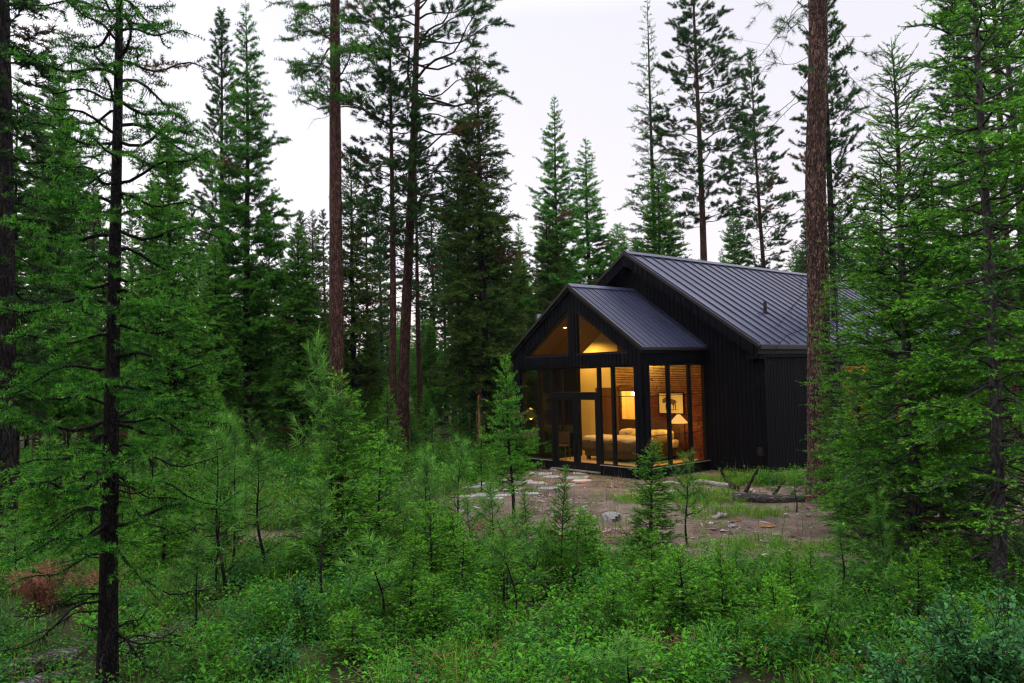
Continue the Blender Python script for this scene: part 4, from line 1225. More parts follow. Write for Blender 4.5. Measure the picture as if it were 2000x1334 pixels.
SAP = {'fa': SFA, 'fb': SFB, 'fc': SFC, 'la': SLA, 'pa': SPA, 'pb': SPB, 'pc': SPC}
sap_list = [
    # kind, px, base py, top py, width factor, label
    ('fa', 682, 1135, 730, 1.2, 'large bushy fir sapling in front of the tall reddish larch trunk'),
    ('pa', 655, 1075, 690, .8, 'young pine top rising above the large bushy fir sapling'),
    ('la', 1004, 1010, 690, 1.0, 'tall feathery larch sapling in front of the cabin\'s left corner'),
    ('fa', 1264, 1090, 862, 1.25, 'tiered fir sapling in front of the cabin corner post'),
    ('pa', 1343, 1072, 900, 1.0, 'thin young pine in front of the corner glazing'),
    ('la', 1092, 1165, 905, .8, 'slim pale green larch sapling in front of the stone path'),
    ('fa', 1068, 1165, 1010, .9, 'bright low fir sapling at the foot of the slim pale larch sapling'),
    ('la', 1122, 1150, 990, .8, 'short feathery larch sapling right of the slim pale one'),
    ('fc', 1335, 1235, 1065, 1.3, 'rounded fir bush near the thin young pine'),
    ('fc', 1520, 1270, 1125, 1.2, 'light green fir bush in front of the bare earth'),
    ('fc', 1420, 1210, 1110, 1.1, 'small fir sapling at the front of the clearing'),
    ('pc', 1640, 1182, 1020, 1.2, 'leaning young pine with a forked dark stem in front of the plated trunk'),
    ('pa', 1738, 1180, 975, .9, 'thin dark stemmed pine sapling below the bright bushy fir'),
    ('pb', 1610, 1330, 1150, 1.0, 'bent pine sapling in the ferny growth below the clearing'),
    ('pb', 1222, 1390, 1230, 1.4, 'long needled pine sapling at the lower picture border'),
    ('pb', 750, 1235, 1050, 1.2, 'pine sapling with drooping lower needles in front of the large bushy fir'),
    ('pc', 520, 1135, 880, 1.1, 'young pine with open whorls left of the large bushy fir'),
    ('pb', 376, 1255, 1070, 1.2, 'single stemmed pine sapling above the fallen log'),
    ('pc', 455, 1140, 830, .8, 'tall spindly pine sapling behind the open whorled one'),
    ('fa', 440, 1090, 850, .9, 'soft green fir sapling between the dark larch and the open whorled pine'),
    ('pa', 850, 1085, 890, 1.1, 'young pine between the leaning pine trunk and the path'),
    ('pa', 888, 1065, 870, .9, 'slim young pine beside the left end of the path'),
    ('pc', 822, 1100, 900, 1.0, 'young pine standing left of the slim ones by the path'),
    ('pb', 925, 1110, 985, 1.1, 'small forked pine at the edge of the bare earth'),
    ('pb', 965, 1095, 960, 1.0, 'low pine sapling below the feathery larch sapling'),
    ('fb', 902, 1180, 1040, 1.1, 'dark fir sapling left of the low bright fir'),
    ('fa', 800, 1230, 1040, 1.0, 'shadowy fir sapling right of the drooping pine sapling'),
    ('fc', 845, 1260, 1120, 1.4, 'low spreading fir below the shadowy fir sapling'),
    ('fb', 1190, 1240, 1100, 1.1, 'fir sapling beneath the tiered one by the corner post'),
    ('fa', 885, 1125, 985, .8, 'full green fir sapling left of the bare earth, below the slim pines'),
    ('fb', 1152, 1120, 1005, .9, 'short fir sapling between the stone path and the tiered fir'),
    ('la', 1030, 1095, 955, .8, 'wispy larch sapling right below the feathery one at the cabin corner'),
    ('fa', 968, 1140, 1015, .9, 'stout fir sapling in front of the low pine at the edge of the earth'),
    ('fa', 90, 1065, 960, 1.3, 'round fir sapling behind the dry brown brush'),
    ('pb', 25, 1140, 1010, 1.4, 'pine sapling with bluish needles at the left border'),
    ('fb', 318, 1130, 940, 1.1, 'fir sapling right behind the lichen-draped larch'),
    ('fc', 420, 1330, 1240, 1.6, 'low bright fir bush at the lower left'),
    ('fc', 690, 1290, 1190, 1.5, 'low fir bush under the large bushy fir'),
    ('fa', 752, 940, 850, 1.0, 'fir sapling at the foot of the leaning reddish pine'),
    ('la', 940, 960, 830, 1.0, 'small larch sapling left of the cabin door'),
    ('pa', 1205, 1150, 1075, 1.0, 'stubby pine sapling among weeds below the corner post'),
    ('fc', 1900, 1290, 1160, 1.4, 'fir bush beside the silvery shrub'),
    ('fb', 1845, 1190, 1040, 1.3, 'yellowish fir sapling between the two right hand trunks'),
    ('pa', 1700, 1075, 950, .9, 'pine sapling on the bare earth behind the thin dark stem'),
    ('pa', 1555, 1000, 925, 1.2, 'bushy little pine growing beside the fallen log'),
]
def put_sapling(kind, px, by, ty, wf, label, group=None, rz=None):
    x, y = ground(px, by)
    h = height_for(ty, px, y)
    P = SAP[kind]
    s = max(.2, h / P['H']); w = wf * s ** .8
    return plant(P, (x, y), label, 'sapling', group, random.uniform(0, 6.28) if rz is None else rz, (w * random.uniform(.85, 1.15), w * random.uniform(.85, 1.15), s), (random.gauss(0, .05), random.gauss(0, .05)))
for a in sap_list: put_sapling(*a)

# thicket: further young trees that nothing tells apart, by stretch of forest
def scatter_saplings(n, x0, x1, y0, y1, kinds, label, group, hr=(.7, 1.15), tries=400):
    c = 0
    while c < n and tries:
        tries -= 1
        px = random.uniform(x0, x1); py = y0 + (y1 - y0) * random.random() ** .8
        x, y = ground(px, py)
        if in_house(x, y, .5) or dirt_mask(np.array([x]), np.array([y]))[0] > .3: continue
        P = SAP[random.choice(kinds)]
        s = random.uniform(*hr)
        plant(P, (x, y), label, 'sapling', group, random.uniform(0, 6.28), (s * random.uniform(.85, 1.2),) * 2 + (s,), (random.gauss(0, .04), random.gauss(0, .04)))
        c += 1
scatter_saplings(12, -40, 560, 920, 1090, ['fa', 'pc', 'pa', 'fb', 'la', 'fb'], 'young green sapling in the dim thicket around the lichen-draped larch', 'saplings of the left thicket', (.65, 1.1))
scatter_saplings(9, 380, 840, 1000, 1200, ['pc', 'pa', 'fb', 'pb', 'la'], 'young sapling in the thicket around the large bushy fir', 'saplings around the bushy fir')
scatter_saplings(20, 420, 930, 868, 925, ['fa', 'pc', 'pa', 'la', 'fa'], 'small sapling on the forest floor behind the young pines', 'saplings under the tall trunks', (.55, .9))
scatter_saplings(12, 780, 1330, 1100, 1240, ['fc', 'pb', 'fc'], 'low sapling in the green strip in front of the bare earth', 'saplings in front of the clearing', (.6, 1.0))
scatter_saplings(9, 1380, 2000, 1140, 1240, ['fc', 'pb', 'fc'], 'low sapling in the growth below the clearing', 'saplings below the clearing', (.5, .8))

# ---- the forest behind
FT = {'fir': FIRD, 'dark': DARKFIR, 'larch': LARCH, 'npine': NPINE, 'sparse': SLARCH, 'pine': PINE}
HT = {'fir': 11.8, 'dark': 14.9, 'larch': 19.3, 'npine': 20.5, 'sparse': 24.6, 'pine': 27}
placed = []
def forest(n, px0, px1, d0, d1, h0, h1, kinds, label, group, wide=1.0, mind=1.6):
    c = 0; tries = 900
    while c < n and tries:
        tries -= 1
        d = math.sqrt(random.uniform(d0 * d0, d1 * d1)); x, y = bear(random.uniform(px0, px1), 750, d)
        if in_house(x, y, 1.2): continue
        if any((x - a) ** 2 + (y - b) ** 2 < mind * mind for a, b in placed): continue
        placed.append((x, y))
        k = random.choice(kinds); h = random.uniform(h0, h1); s = h / HT[k]
        w = s ** .7 * wide * random.uniform(.85, 1.15)
        plant(FT[k], (x, y), label, 'tree', group, random.uniform(0, 6.28), (w, w, s), (random.gauss(0, .012), random.gauss(0, .012)), name={'fir': 'fir_tree', 'dark': 'fir_tree', 'larch': 'larch_tree', 'npine': 'pine_tree', 'sparse': 'larch_tree', 'pine': 'pine_tree'}[k])
        c += 1
# slim trunks standing in the dim wood left of the cabin
for px, d, k, h in ((823, 38, 'pine', 15), (850, 47, 'pine', 14), (872, 52, 'npine', 14), (888, 45, 'pine', 13), (905, 31, 'npine', 12.5), (924, 31.5, 'npine', 13),
                    (940, 36, 'pine', 13), (745, 50, 'npine', 15), (722, 44, 'pine', 14), (530, 46, 'npine', 13), (555, 50, 'larch', 12)):
    x, y = bear(px, 850, d); placed.append((x, y)); s = h / HT[k]
    plant(FT[k], (x, y), 'slim dark trunk in the dim wood between the leaning pine and the cabin' if px > 700 else 'slim dark trunk in the wood left of the tall reddish larch', 'tree',
          'slim trunks in the dim wood' if px > 700 else 'slim trunks left of the reddish larch', random.uniform(0, 6.28), (s ** .8, s ** .8, s), name='pine_tree' if k != 'larch' else 'larch_tree')
for px, d, k, h in ((72, 30, 'pine', 14), (158, 40, 'pine', 14), (182, 36, 'npine', 13), (258, 44, 'pine', 13), (300, 38, 'npine', 13), (378, 42, 'pine', 13), (412, 50, 'pine', 14), (592, 46, 'npine', 13), (636, 50, 'pine', 14)):
    x, y = bear(px, 850, d); placed.append((x, y)); s = h / HT[k]
    plant(FT[k], (x, y), 'slim bare-footed pine in the wood between the old mossy fir and the tall reddish larch', 'tree', 'slim pines on the left', random.uniform(0, 6.28), (s ** .8, s ** .8, s), name='pine_tree')
forest(15, -60, 430, 26, 48, 5.0, 9.5, ['fir', 'larch', 'larch', 'fir'], 'green conifer in the dense forest behind the lichen-draped larch', 'conifers in the forest on the left', .95)
forest(18, 400, 960, 36, 55, 5.5, 9.5, ['fir', 'larch', 'fir', 'larch'], 'green conifer in the dense forest behind the tall reddish trunks', 'conifers in the forest behind the tall trunks', 1.1)
forest(18, 940, 1260, 38, 62, 9, 13, ['fir', 'dark', 'larch'], 'conifer in the forest behind the cabin gable', 'conifers behind the cabin gable', 1.1)
forest(16, 1560, 2080, 27, 55, 8, 13, ['fir', 'larch', 'npine'], 'conifer in the forest behind the right thicket', 'conifers behind the right thicket', 1.1)
forest(56, -120, 1300, 55, 95, 6.5, 11.5, ['fir', 'fir', 'larch', 'npine', 'larch'], 'distant conifer deep in the forest left of the cabin', 'distant conifers deep in the forest', 1.15)
forest(20, 1300, 2100, 60, 95, 9, 14, ['fir', 'dark', 'larch'], 'distant conifer in the forest beyond the cabin', 'distant conifers beyond the cabin', 1.15)

# far wood that reads as one mass
mbw = MB(); rng = np.random.default_rng(99)
for i in range(960):
    d = sqrt(random.uniform(95 ** 2, 230 ** 2)); x, y = bear(random.uniform(-200, 2200), 750, d)
    if i >= 720:      # and all round behind the viewer, shading the near side
        a_ = random.uniform(radians(70), radians(290)); q_ = sqrt(random.uniform(16 ** 2, 62 ** 2)); x = sin(a_) * q_; y = cos(a_) * q_
        if in_house(np.array(x), np.array(y), 6) or abs(x) < .72 * y + 2: y = -abs(y) - 14
    elif i >= 520:      # the wood goes on beyond the left border, where the panes mirror it
        x = random.uniform(-75, -22); y = random.uniform(2, 60)
        if x > -.72 * y - 4: x -= 26
    h = random.uniform(6, 10) if i < 520 else random.uniform(9, 16); r = h * .16
    n = 420
    f = rng.random(n) ** .8; a = rng.uniform(0, 6.28, n); rr = r * (1 - f) * rng.uniform(.35, 1.1, n)
    z0 = float(hgt(x, y))
    p = np.stack([x + np.cos(a) * rr * .3, y + np.sin(a) * rr * .3, z0 + h * (.06 + .94 * f)], -1)
    dd = norm(np.stack([np.cos(a), np.sin(a), rng.normal(-.1, .3, n)], -1))
    needles(mbw, p, dd, rr + .25, np.full(n, .42), np.clip(rng.normal(.3, .2, n), 0, 1))
    mbw.tube([(x, y, z0 - .5), (x, y, z0 + h)], [.16, .02], 4, cap=False)
tag(mbw.build('far_wood', MT['fir']), kind='stuff')

# ------------------------------------------------------------------ ground growth
rng = np.random.default_rng(123)
KEEP_OUT = [(ground(205, 1315), ground(372, 1255), .30), (ground(-30, 1365), ground(150, 1325), .30), (ground(-20, 1400), ground(140, 1345), .25),
            (ground(205, 1370), ground(372, 1305), .5), (ground(-30, 1430), ground(150, 1385), .5), (ground(78, 1275), ground(80, 1265), .4), (ground(190, 1220), ground(120, 1220), .4),
            (ground(78, 1225), ground(80, 1215), .42), (ground(118, 1165), ground(119, 1160), .4), (ground(190, 1185), ground(191, 1180), .4), (ground(1432, 990), ground(1572, 988), .22)]
def scatter(n, px0, px1, py0, py1, keep):
    """points on the ground inside the view, evenly by area; keep(dirt) -> probability"""
    pts = []
    got = 0
    while got < n:
        d = np.sqrt(rng.uniform(5.2 ** 2, 34 ** 2, n * 3)); px = rng.uniform(px0, px1, n * 3)
        X = d * ((px - 1000) / F); Y = d
        zz = (733 + CAM_H / d * F)
        ok = (zz > py0) & (zz < py1) & ~in_house(X, Y, .1)
        dm = dirt_mask(X, Y)
        ok &= rng.random(len(X)) < keep(dm)
        ok &= rng.random(len(X)) < .12 + 1.5 * smooth(.30, .52, vnoise(X, Y, .75, 81))      # hollows between the clumps
        for (ax, ay), (bx, by), rad in KEEP_OUT:      # fallen wood stays in sight
            t = np.clip(((X - ax) * (bx - ax) + (Y - ay) * (by - ay)) / max(1e-6, (bx - ax) ** 2 + (by - ay) ** 2), 0, 1)
            ok &= (np.hypot(X - ax - t * (bx - ax), Y - ay - t * (by - ay)) > rad) | (rng.random(len(X)) < .3)
        pts.append(np.stack([X[ok], Y[ok]], -1)); got += ok.sum()
        if len(pts) > 60: break
    return np.concatenate(pts)[:n]


def leaf_plants(mb, C, nleaf, hmin, hmax, rad, size, tint0=.3, upright=.35, width=.5):
    """low leafy plants: each leaf a folded pointed blade of its own"""
    n = len(C)
    cnt = rng.integers(int(nleaf * .6), int(nleaf * 1.4) + 1, n)
    ii = np.repeat(np.arange(n), cnt)
    H = rng.uniform(hmin, hmax, n) * (.45 + 1.1 * vnoise(C[:, 0], C[:, 1], .9, 72))
    R = rad * rng.uniform(.6, 1.3, n)
    a = rng.uniform(0, 6.28, len(ii)); f = rng.random(len(ii)) ** .7
    r = R[ii] * np.sqrt(rng.random(len(ii))) * (.4 + .6 * f)
    z = hgt(C[:, 0], C[:, 1])
    P = np.stack([C[ii, 0] + np.cos(a) * r, C[ii, 1] + np.sin(a) * r, z[ii] + H[ii] * f], -1)
    D = norm(np.stack([np.cos(a), np.sin(a), rng.normal(upright, .35, len(ii))], -1) + rng.normal(0, .3, (len(ii), 3)))
    S = norm(np.cross(D, np.array([0, 0, 1.0]))); U = np.cross(S, D)
    ln = size * rng.uniform(.55, 1.3, len(ii)); w = ln * width * rng.uniform(.8, 1.2, len(ii))
    b = P; tip = P + D * ln[:, None] - np.array([0, 0, 1]) * (ln * .12)[:, None]
    mid = P + D * (ln * .5)[:, None]
    l = mid + S * (w * .5)[:, None] + U * (ln * .10)[:, None]; rr = mid - S * (w * .5)[:, None] + U * (ln * .10)[:, None]
    V = np.stack([b, l, tip, rr], 1).reshape(-1, 3)
    k = np.arange(len(ii)) * 4
    f3 = np.concatenate([np.stack([k, k + 2, k + 1], -1), np.stack([k, k + 3, k + 2], -1)])
    pt = rng.normal(0, .15, n) + (vnoise(C[:, 0], C[:, 1], 1.1, 71) - .5) * .45
    t = .88 * np.clip(tint0 + pt[ii] + rng.normal(0, .16, len(ii)), 0, 1)
    t = np.where((rng.random(n) < .02)[ii] | (rng.random(len(ii)) < .012), 1, t)
    mb.add(V, f3=f3, tint=np.repeat(t, 4))


def blades(mb, C, per, hmin, hmax, w, spread, tint0=.4):
    n = len(C); spread *= 1.5; ii = np.repeat(np.arange(n), per)
    m = len(ii)
    a = rng.uniform(0, 6.28, m); r = spread * np.sqrt(rng.random(m))
    X = C[ii, 0] + np.cos(a) * r; Y = C[ii, 1] + np.sin(a) * r
    H = rng.uniform(hmin, hmax, n)[ii] * rng.uniform(.6, 1.1, m)
    B = np.stack([X, Y, hgt(X, Y) - .01], -1)
    b2 = rng.uniform(0, 6.28, m); lean = np.abs(rng.normal(0, .65, m)) * H
    d = np.stack([np.cos(b2), np.sin(b2), 0 * b2], -1); S = np.stack([-np.sin(b2), np.cos(b2), 0 * b2], -1) * (w * rng.uniform(.6, 1.3, m))[:, None] * .5
    M = B + d * (lean * .35)[:, None] + np.array([0, 0, 1]) * (H * .6)[:, None]
    T = B + d * lean[:, None] + np.array([0, 0, 1]) * (H * .95)[:, None]
    V = np.stack([B - S, B + S, M + S * .8, M - S * .8, T], 1).reshape(-1, 3)
    k = np.arange(m) * 5
    pt = rng.normal(0, .13, n)
    t = np.where(rng.random(m) < .09, 1, .88 * np.clip(tint0 + pt[ii] + rng.normal(0, .1, m), 0, 1))
    mb.add(V, f3=np.stack([k + 3, k + 2, k + 4], -1), f4=np.stack([k, k + 1, k + 2, k + 3], -1), tint=np.repeat(t, 5))


grown = lambda d: np.clip(1 - d * 1.5, 0, 1)
mb = MB()
leaf_plants(mb, scatter(2300, -60, 2060, 1090, 1700, grown), 44, .08, .38, .17, .050, .30, .15, .58)
leaf_plants(mb, scatter(650, -60, 2060, 1120, 1700, grown), 60, .2, .55, .20, .066, .45, .25, .45)
leaf_plants(mb, scatter(900, -60, 2060, 1090, 1700, grown), 80, .05, .28, .22, .034, .34, .1, .7)
leaf_plants(mb, scatter(3000, -60, 2060, 900, 1110, grown), 30, .10, .45, .25, .075, .35)
leaf_plants(mb, scatter(1800, -60, 1100, 850, 960, grown), 24, .10, .55, .35, .12, .35)
tag(mb.build('undergrowth', MT['leaf']), kind='stuff')
mb = MB()
leaf_plants(mb, scatter(1500, -60, 2060, 1100, 1700, lambda d: grown(d)), 44, .10, .45, .18, .055, .35, .2, .5)
leaf_plants(mb, scatter(1500, -60, 2060, 900, 1110, grown), 26, .10, .40, .25, .085, .35, .2)
tag(mb.build('ground_cover', MT['leaf_cool']), kind='stuff')
mb = MB()
leaf_plants(mb, scatter(420, -60, 2060, 1100, 1700, grown), 40, .10, .40, .17, .048, .35, .2, .5)
leaf_plants(mb, scatter(700, -60, 2060, 900, 1110, grown), 26, .10, .40, .25, .08, .4, .2)
leaf_plants(mb, scatter(260, 850, 2060, 940, 1120, lambda d: np.clip(d, 0, 1) * .7), 22, .04, .16, .14, .04, .4, .2)
tag(mb.build('low_herbs', MT['leaf_olive']), kind='stuff')
# dry stalks and fallen twigs between the leaves
mb = MB(); P = scatter(1500, -60, 2060, 930, 1700, lambda d: np.full(d.shape, .8)); n = len(P)
h = rng.uniform(.10, .55, n); a = rng.uniform(0, 6.28, n); ln = np.where(rng.random(n) < .5, rng.uniform(.0, .25, n), rng.uniform(.5, 1.2, n)) * h
t = np.linspace(0, 1, 5); z = hgt(P[:, 0], P[:, 1])
hz = np.where(ln > .5 * h, h * .35, h)
Q = np.stack([P[:, :1] + np.cos(a)[:, None] * ln[:, None] * t, P[:, 1:] + np.sin(a)[:, None] * ln[:, None] * t, z[:, None] + hz[:, None] * np.sin(t * 1.7)], -1) + rng.normal(0, .008, (n, 5, 3))
V, q = tubes(Q, np.broadcast_to(.0035 * (1.2 - t), Q.shape[:2]), 3); mb.add(V, f4=q)
MT['stalk'] = mat_simple('dry_stalks', (0.13, 0.085, 0.06), .9, .1, noise=.5, nscale=(1.5, 1.5, 1.5))
tag(mb.build('dry_stalks', MT['stalk']), kind='stuff')
mb = MB()
blades(mb, scatter(1000, -60, 2060, 1120, 1700, grown), 22, .16, .50, .006, .10, .42)
blades(mb, scatter(1600, -60, 2060, 960, 1130, grown), 18, .15, .45, .009, .12, .42)
blades(mb, scatter(1400, -60, 2060, 860, 980, grown), 18, .15, .5, .015, .18, .45)
blades(mb, scatter(650, 850, 2060, 930, 1130, lambda d: np.clip(d * 1.2 - .1, 0, 1) * .8), 12, .04, .17, .007, .07, .5)
gx_, gy_ = [], []
for (px, py, rx, ry, n) in ((1560, 948, 3.0, .8, 520), (1340, 985, 1.6, .8, 120), (1430, 1010, 1.0, .5, 60), (960, 905, 1.6, 1.2, 240), (1480, 1070, 1.5, .4, 70)):
    cx, cy = ground(px, py); a = rng.uniform(0, 6.28, n); r = np.sqrt(rng.random(n))
    gx_.append(cx + np.cos(a) * r * rx); gy_.append(cy + np.sin(a) * r * ry)
GP = np.stack([np.concatenate(gx_), np.concatenate(gy_)], -1)
GP = GP[~in_house(GP[:, 0], GP[:, 1], .06)]
blades(mb, GP, 18, .08, .26, .010, .10, .5)
# a tall tuft by the lower border
blades(mb, np.array([ground(1530, 1290)] * 3), 70, .5, .75, .007, .06, .55); blades(mb, np.array([ground(900, 1330)] * 6) + rng.normal(0, .2, (6, 2)), 50, .35, .6, .007, .1, .55)
tag(mb.build('grass', MT['grass']), kind='stuff')
# litter on the bare earth: chips, needles, pebbles
mb = MB()
P = scatter(5200, 700, 2060, 900, 1130, lambda d: d)
n = len(P); a = rng.uniform(0, 6.28, n); ln = rng.uniform(.015, .10, n) * (rng.random(n) ** 1.5 + .35); w = ln * rng.uniform(.12, .5, n)
z = hgt(P[:, 0], P[:, 1]) + .006
d = np.stack([np.cos(a), np.sin(a), rng.normal(0, .12, n)], -1) * ln[:, None]; s = np.stack([-np.sin(a), np.cos(a), 0 * a], -1) * w[:, None]
B = np.stack([P[:, 0], P[:, 1], z], -1); up = np.array([0, 0, 1.0]) * (w * .5)[:, None]
V = np.stack([B - d - s * .6, B + d - s, B + d * .8 + s, B - d + s * .7, B + up], 1).reshape(-1, 3); k = np.arange(n) * 5
mb.add(V, f3=np.concatenate([np.stack([k + i, k + (i + 1) % 4, k + 4], -1) for i in range(4)]), tint=np.repeat(rng.random(n) ** 1.6, 5))
m, nt, out = new_mat('bark_chips')
at = N(nt, 'ShaderNodeAttribute', attribute_name='tint'); b = N(nt, 'ShaderNodeBsdfPrincipled'); b.inputs['Roughness'].default_value = .9
L(nt, ramp(nt, at.outputs['Fac'], [(0, (.05, .03, .025)), (.5, (.17, .11, .09)), (.85, (.33, .25, .22)), (1, (.52, .47, .45))]), b.inputs['Base Color']); L(nt, b.outputs[0], out.inputs[0])
MT['chips'] = m
tag(mb.build('forest_litter', m), kind='stuff')
# rusty dead needles lying in the thicket
mb = MB()
for (px, py, r, n) in ((870, 1045, 1.0, 2600), (1180, 1060, .5, 600), (820, 1010, .6, 700), (1360, 1260, .35, 700)):
    cx, cy = ground(px, py); a = rng.uniform(0, 6.28, n); rr = np.sqrt(rng.random(n)) * r
    X = cx + np.cos(a) * rr * 1.6; Y = cy + np.sin(a) * rr
    p = np.stack([X, Y, hgt(X, Y) + rng.uniform(.005, .12, n)], -1)
    needles(mb, p, norm(rng.normal(0, 1, (n, 3)) * np.array([1, 1, .35])), rng.uniform(.06, .16, n), np.full(n, .009), rng.random(n) * .7)
tag(mb.build('needle_litter', MT['dead']), kind='stuff')

# ------------------------------------------------------------------ shrubs
def shrub(name, sd, px, py, H, R, nst, leafn, size, mat, label, stem='bark_dark', width=.5, cat='shrub'):
    global rng
    rng = np.random.default_rng(sd)
    x, y = ground(px, py)
    o = tag(empty(name, (x, y, float(hgt(x, y)))), label, cat)
    st = MB(); lv = MB()
    BP = []; BR = []
    for i in range(nst):
        a = rng.uniform(0, 6.28); l = H * rng.uniform(.6, 1.1); out_ = R * rng.uniform(.2, 1.0)
        t = np.linspace(0, 1, 7)
        p = np.stack([np.cos(a) * out_ * t ** 1.3, np.sin(a) * out_ * t ** 1.3, l * t - .15 * l * t ** 3 * out_ / R], -1) + rng.normal(0, .008, (7, 3)) * t[:, None]
        BP.append(p); BR.append(.006 * (1 - .7 * t))
        for j in range(int(4 * l / .3)):
            u = rng.uniform(.35, .95); q0 = np.array([np.interp(u, t, p[:, c]) for c in range(3)]); dv = norm(rng.normal(0, 1, 3) + np.array([0, 0, .5])); l2 = rng.uniform(.08, .26) * l
            q = q0 + dv[None] * (t * l2)[:, None]; BP.append(q); BR.append(.0028 * (1 - .6 * t))
    BP = np.array(BP); V, q = tubes(BP, np.array(BR), 4); st.add(V, f4=q)
    # leaves along every stem
    ns = len(BP); ii = np.repeat(np.arange(ns), leafn); u = rng.uniform(.3, 1, len(ii)) * 6; k0 = np.clip(u.astype(int), 0, 5); fr = (u - k0)[:, None]
    P = BP[ii, k0] * (1 - fr) + BP[ii, k0 + 1] * fr
    T = norm(BP[ii, k0 + 1] - BP[ii, k0])
    D = norm(T * .5 + rng.normal(0, .8, (len(ii), 3)) + np.array([0, 0, .2])); S = norm(np.cross(D, np.array([0, 0, 1.0]))); U = np.cross(S, D)
    ln = size * rng.uniform(.5, 1.2, len(ii)); w = ln * width
    m1 = P + D * (ln * .35)[:, None]; m2 = P + D * (ln * .72)[:, None]
    V = np.stack([P, m1 + S * (w * .45)[:, None] + U * (w * .15)[:, None], m2 + S * (w * .42)[:, None] + U * (w * .12)[:, None], P + D * ln[:, None], m2 - S * (w * .42)[:, None] + U * (w * .12)[:, None], m1 - S * (w * .45)[:, None] + U * (w * .15)[:, None]], 1).reshape(-1, 3)
    k = np.arange(len(ii)) * 6
    t = np.repeat(np.where(rng.random(len(ii)) < .012, 1, .88 * np.clip(rng.normal(.42, .2, len(ii)), 0, 1)), 6)
    lv.add(V, f3=np.concatenate([np.stack([k, k + 5, k + 1], -1), np.stack([k + 3, k + 2, k + 4], -1)]), f4=np.stack([k + 1, k + 5, k + 4, k + 2], -1), tint=t)
    st.build('stem', MT[stem], o, smooth=True); lv.build('foliage', MT[mat], o)
    return o
shrub('leafy_shrub', 1, 1925, 1420, 1.05, .75, 46, 9, .052, 'leaf_blue', 'broad silvery leaved shrub in the lower right corner')
shrub('leafy_shrub', 2, 1790, 1440, .62, .6, 30, 9, .05, 'leaf_blue', 'low silvery leaved shrub left of the larger one in the corner')
shrub('leafy_shrub', 3, 530, 1360, .62, .28, 15, 10, .042, 'leaf_blue', 'upright shrub with bluish leaves beside the lower end of the fallen log')
shrub('leafy_shrub', 4, 600, 1235, .6, .3, 14, 9, .045, 'leaf_blue', 'thin bluish leaved shrub behind the upright one')
shrub('leafy_shrub', 5, 1140, 1290, .55, .45, 22, 9, .05, 'leaf', 'leafy green shrub below the slim pale larch sapling')
shrub('leafy_shrub', 6, 930, 1290, .5, .5, 22, 9, .05, 'leaf', 'leafy green shrub right of the low spreading fir')
shrub('leafy_shrub', 7, 1630, 1300, .5, .5, 24, 9, .06, 'leaf', 'leafy green shrub under the leaning young pine')
# dry brown brush at the left
def brush(sd, px, py, r, h, n, label):
    global rng
    rng = np.random.default_rng(sd)
    x, y = ground(px, py); o = tag(empty('dry_brush', (x, y, float(hgt(x, y)))), label, 'brush')
    st = MB(); lf = MB()
    t = np.linspace(0, 1, 6); BP = []
    for i in range(26):
        a = rng.uniform(0, 6.28); BP.append(np.stack([np.cos(a) * r * t * rng.uniform(.5, 1.1), np.sin(a) * r * t * .8, h * np.sin(t * rng.uniform(1.2, 2.4))], -1) + rng.normal(0, .02, (6, 3)))
    BP = np.array(BP); V, q = tubes(BP, np.broadcast_to(.006 * (1 - .7 * t), BP.shape[:2]), 4); st.add(V, f4=q)
    ii = rng.integers(0, len(BP), n); u = rng.uniform(.15, 1, n) * 5; k0 = np.clip(u.astype(int), 0, 4); fr = (u - k0)[:, None]
    P = BP[ii, k0] * (1 - fr) + BP[ii, k0 + 1] * fr + rng.normal(0, .05, (n, 3))
    needles(lf, P, norm(rng.normal(0, 1, (n, 3)) + np.array([0, 0, -.2])), rng.uniform(.05, .13, n), np.full(n, .006), rng.random(n))
    st.build('stem', MT['bark_dark'], o); lf.build('foliage', MT['dead'], o)
brush(1, 78, 1205, .33, .50, 7000, 'rounded heap of dry reddish brown brush at the left')
brush(2, 118, 1150, .34, .26, 2600, 'flat dry brown brush behind the rounded heap')
brush(3, 190, 1168, .34, .26, 2400, 'dry brown brush touching the lichen-draped larch trunk')

# ------------------------------------------------------------------ fallen wood and stones
def log_mesh(P0_, P1_, r0, r1, k=18, n=40, rough=.12, sd=1, bend=.04):
    t = np.linspace(0, 1, n)
    P = P0_[None] * (1 - t)[:, None] + P1_[None] * t[:, None]
    P[:, 2] += bend * np.sin(t * 5 + sd); P[:, 0] += bend * np.sin(t * 3 + sd)
    R = (r0 + (r1 - r0) * t)
    V, q = tubes(P[None], R[None], k); V = V.reshape(n, k, 3)
    aa = np.arange(k)[None] * 1.0; d = (vnoise(t[:, None] * 14 + aa * 0, np.cos(aa / k * 6.283) * 2 + t[:, None] * 0, 1, sd) - .5) + .6 * (vnoise(t[:, None] * 30 + aa * 0, aa * .9 + 0 * t[:, None], 1, sd + 4) - .5)
    V = P[:, None] + (V - P[:, None]) * (1 + d[..., None] * 2 * rough)
    mb = MB(); V = V.reshape(-1, 3); nV = len(V)
    V = np.vstack([V, P[:1], P[-1:]])
    f3 = [(nV, (i + 1) % k, i) for i in range(k)] + [(nV + 1, nV - k + i, nV - k + (i + 1) % k) for i in range(k)]
    mb.add(V, f3=f3, f4=q)
    return mb
def g3(px, py, dz=0.0):
    x, y = ground(px, py); return np.array([x, y, float(hgt(x, y)) + dz])
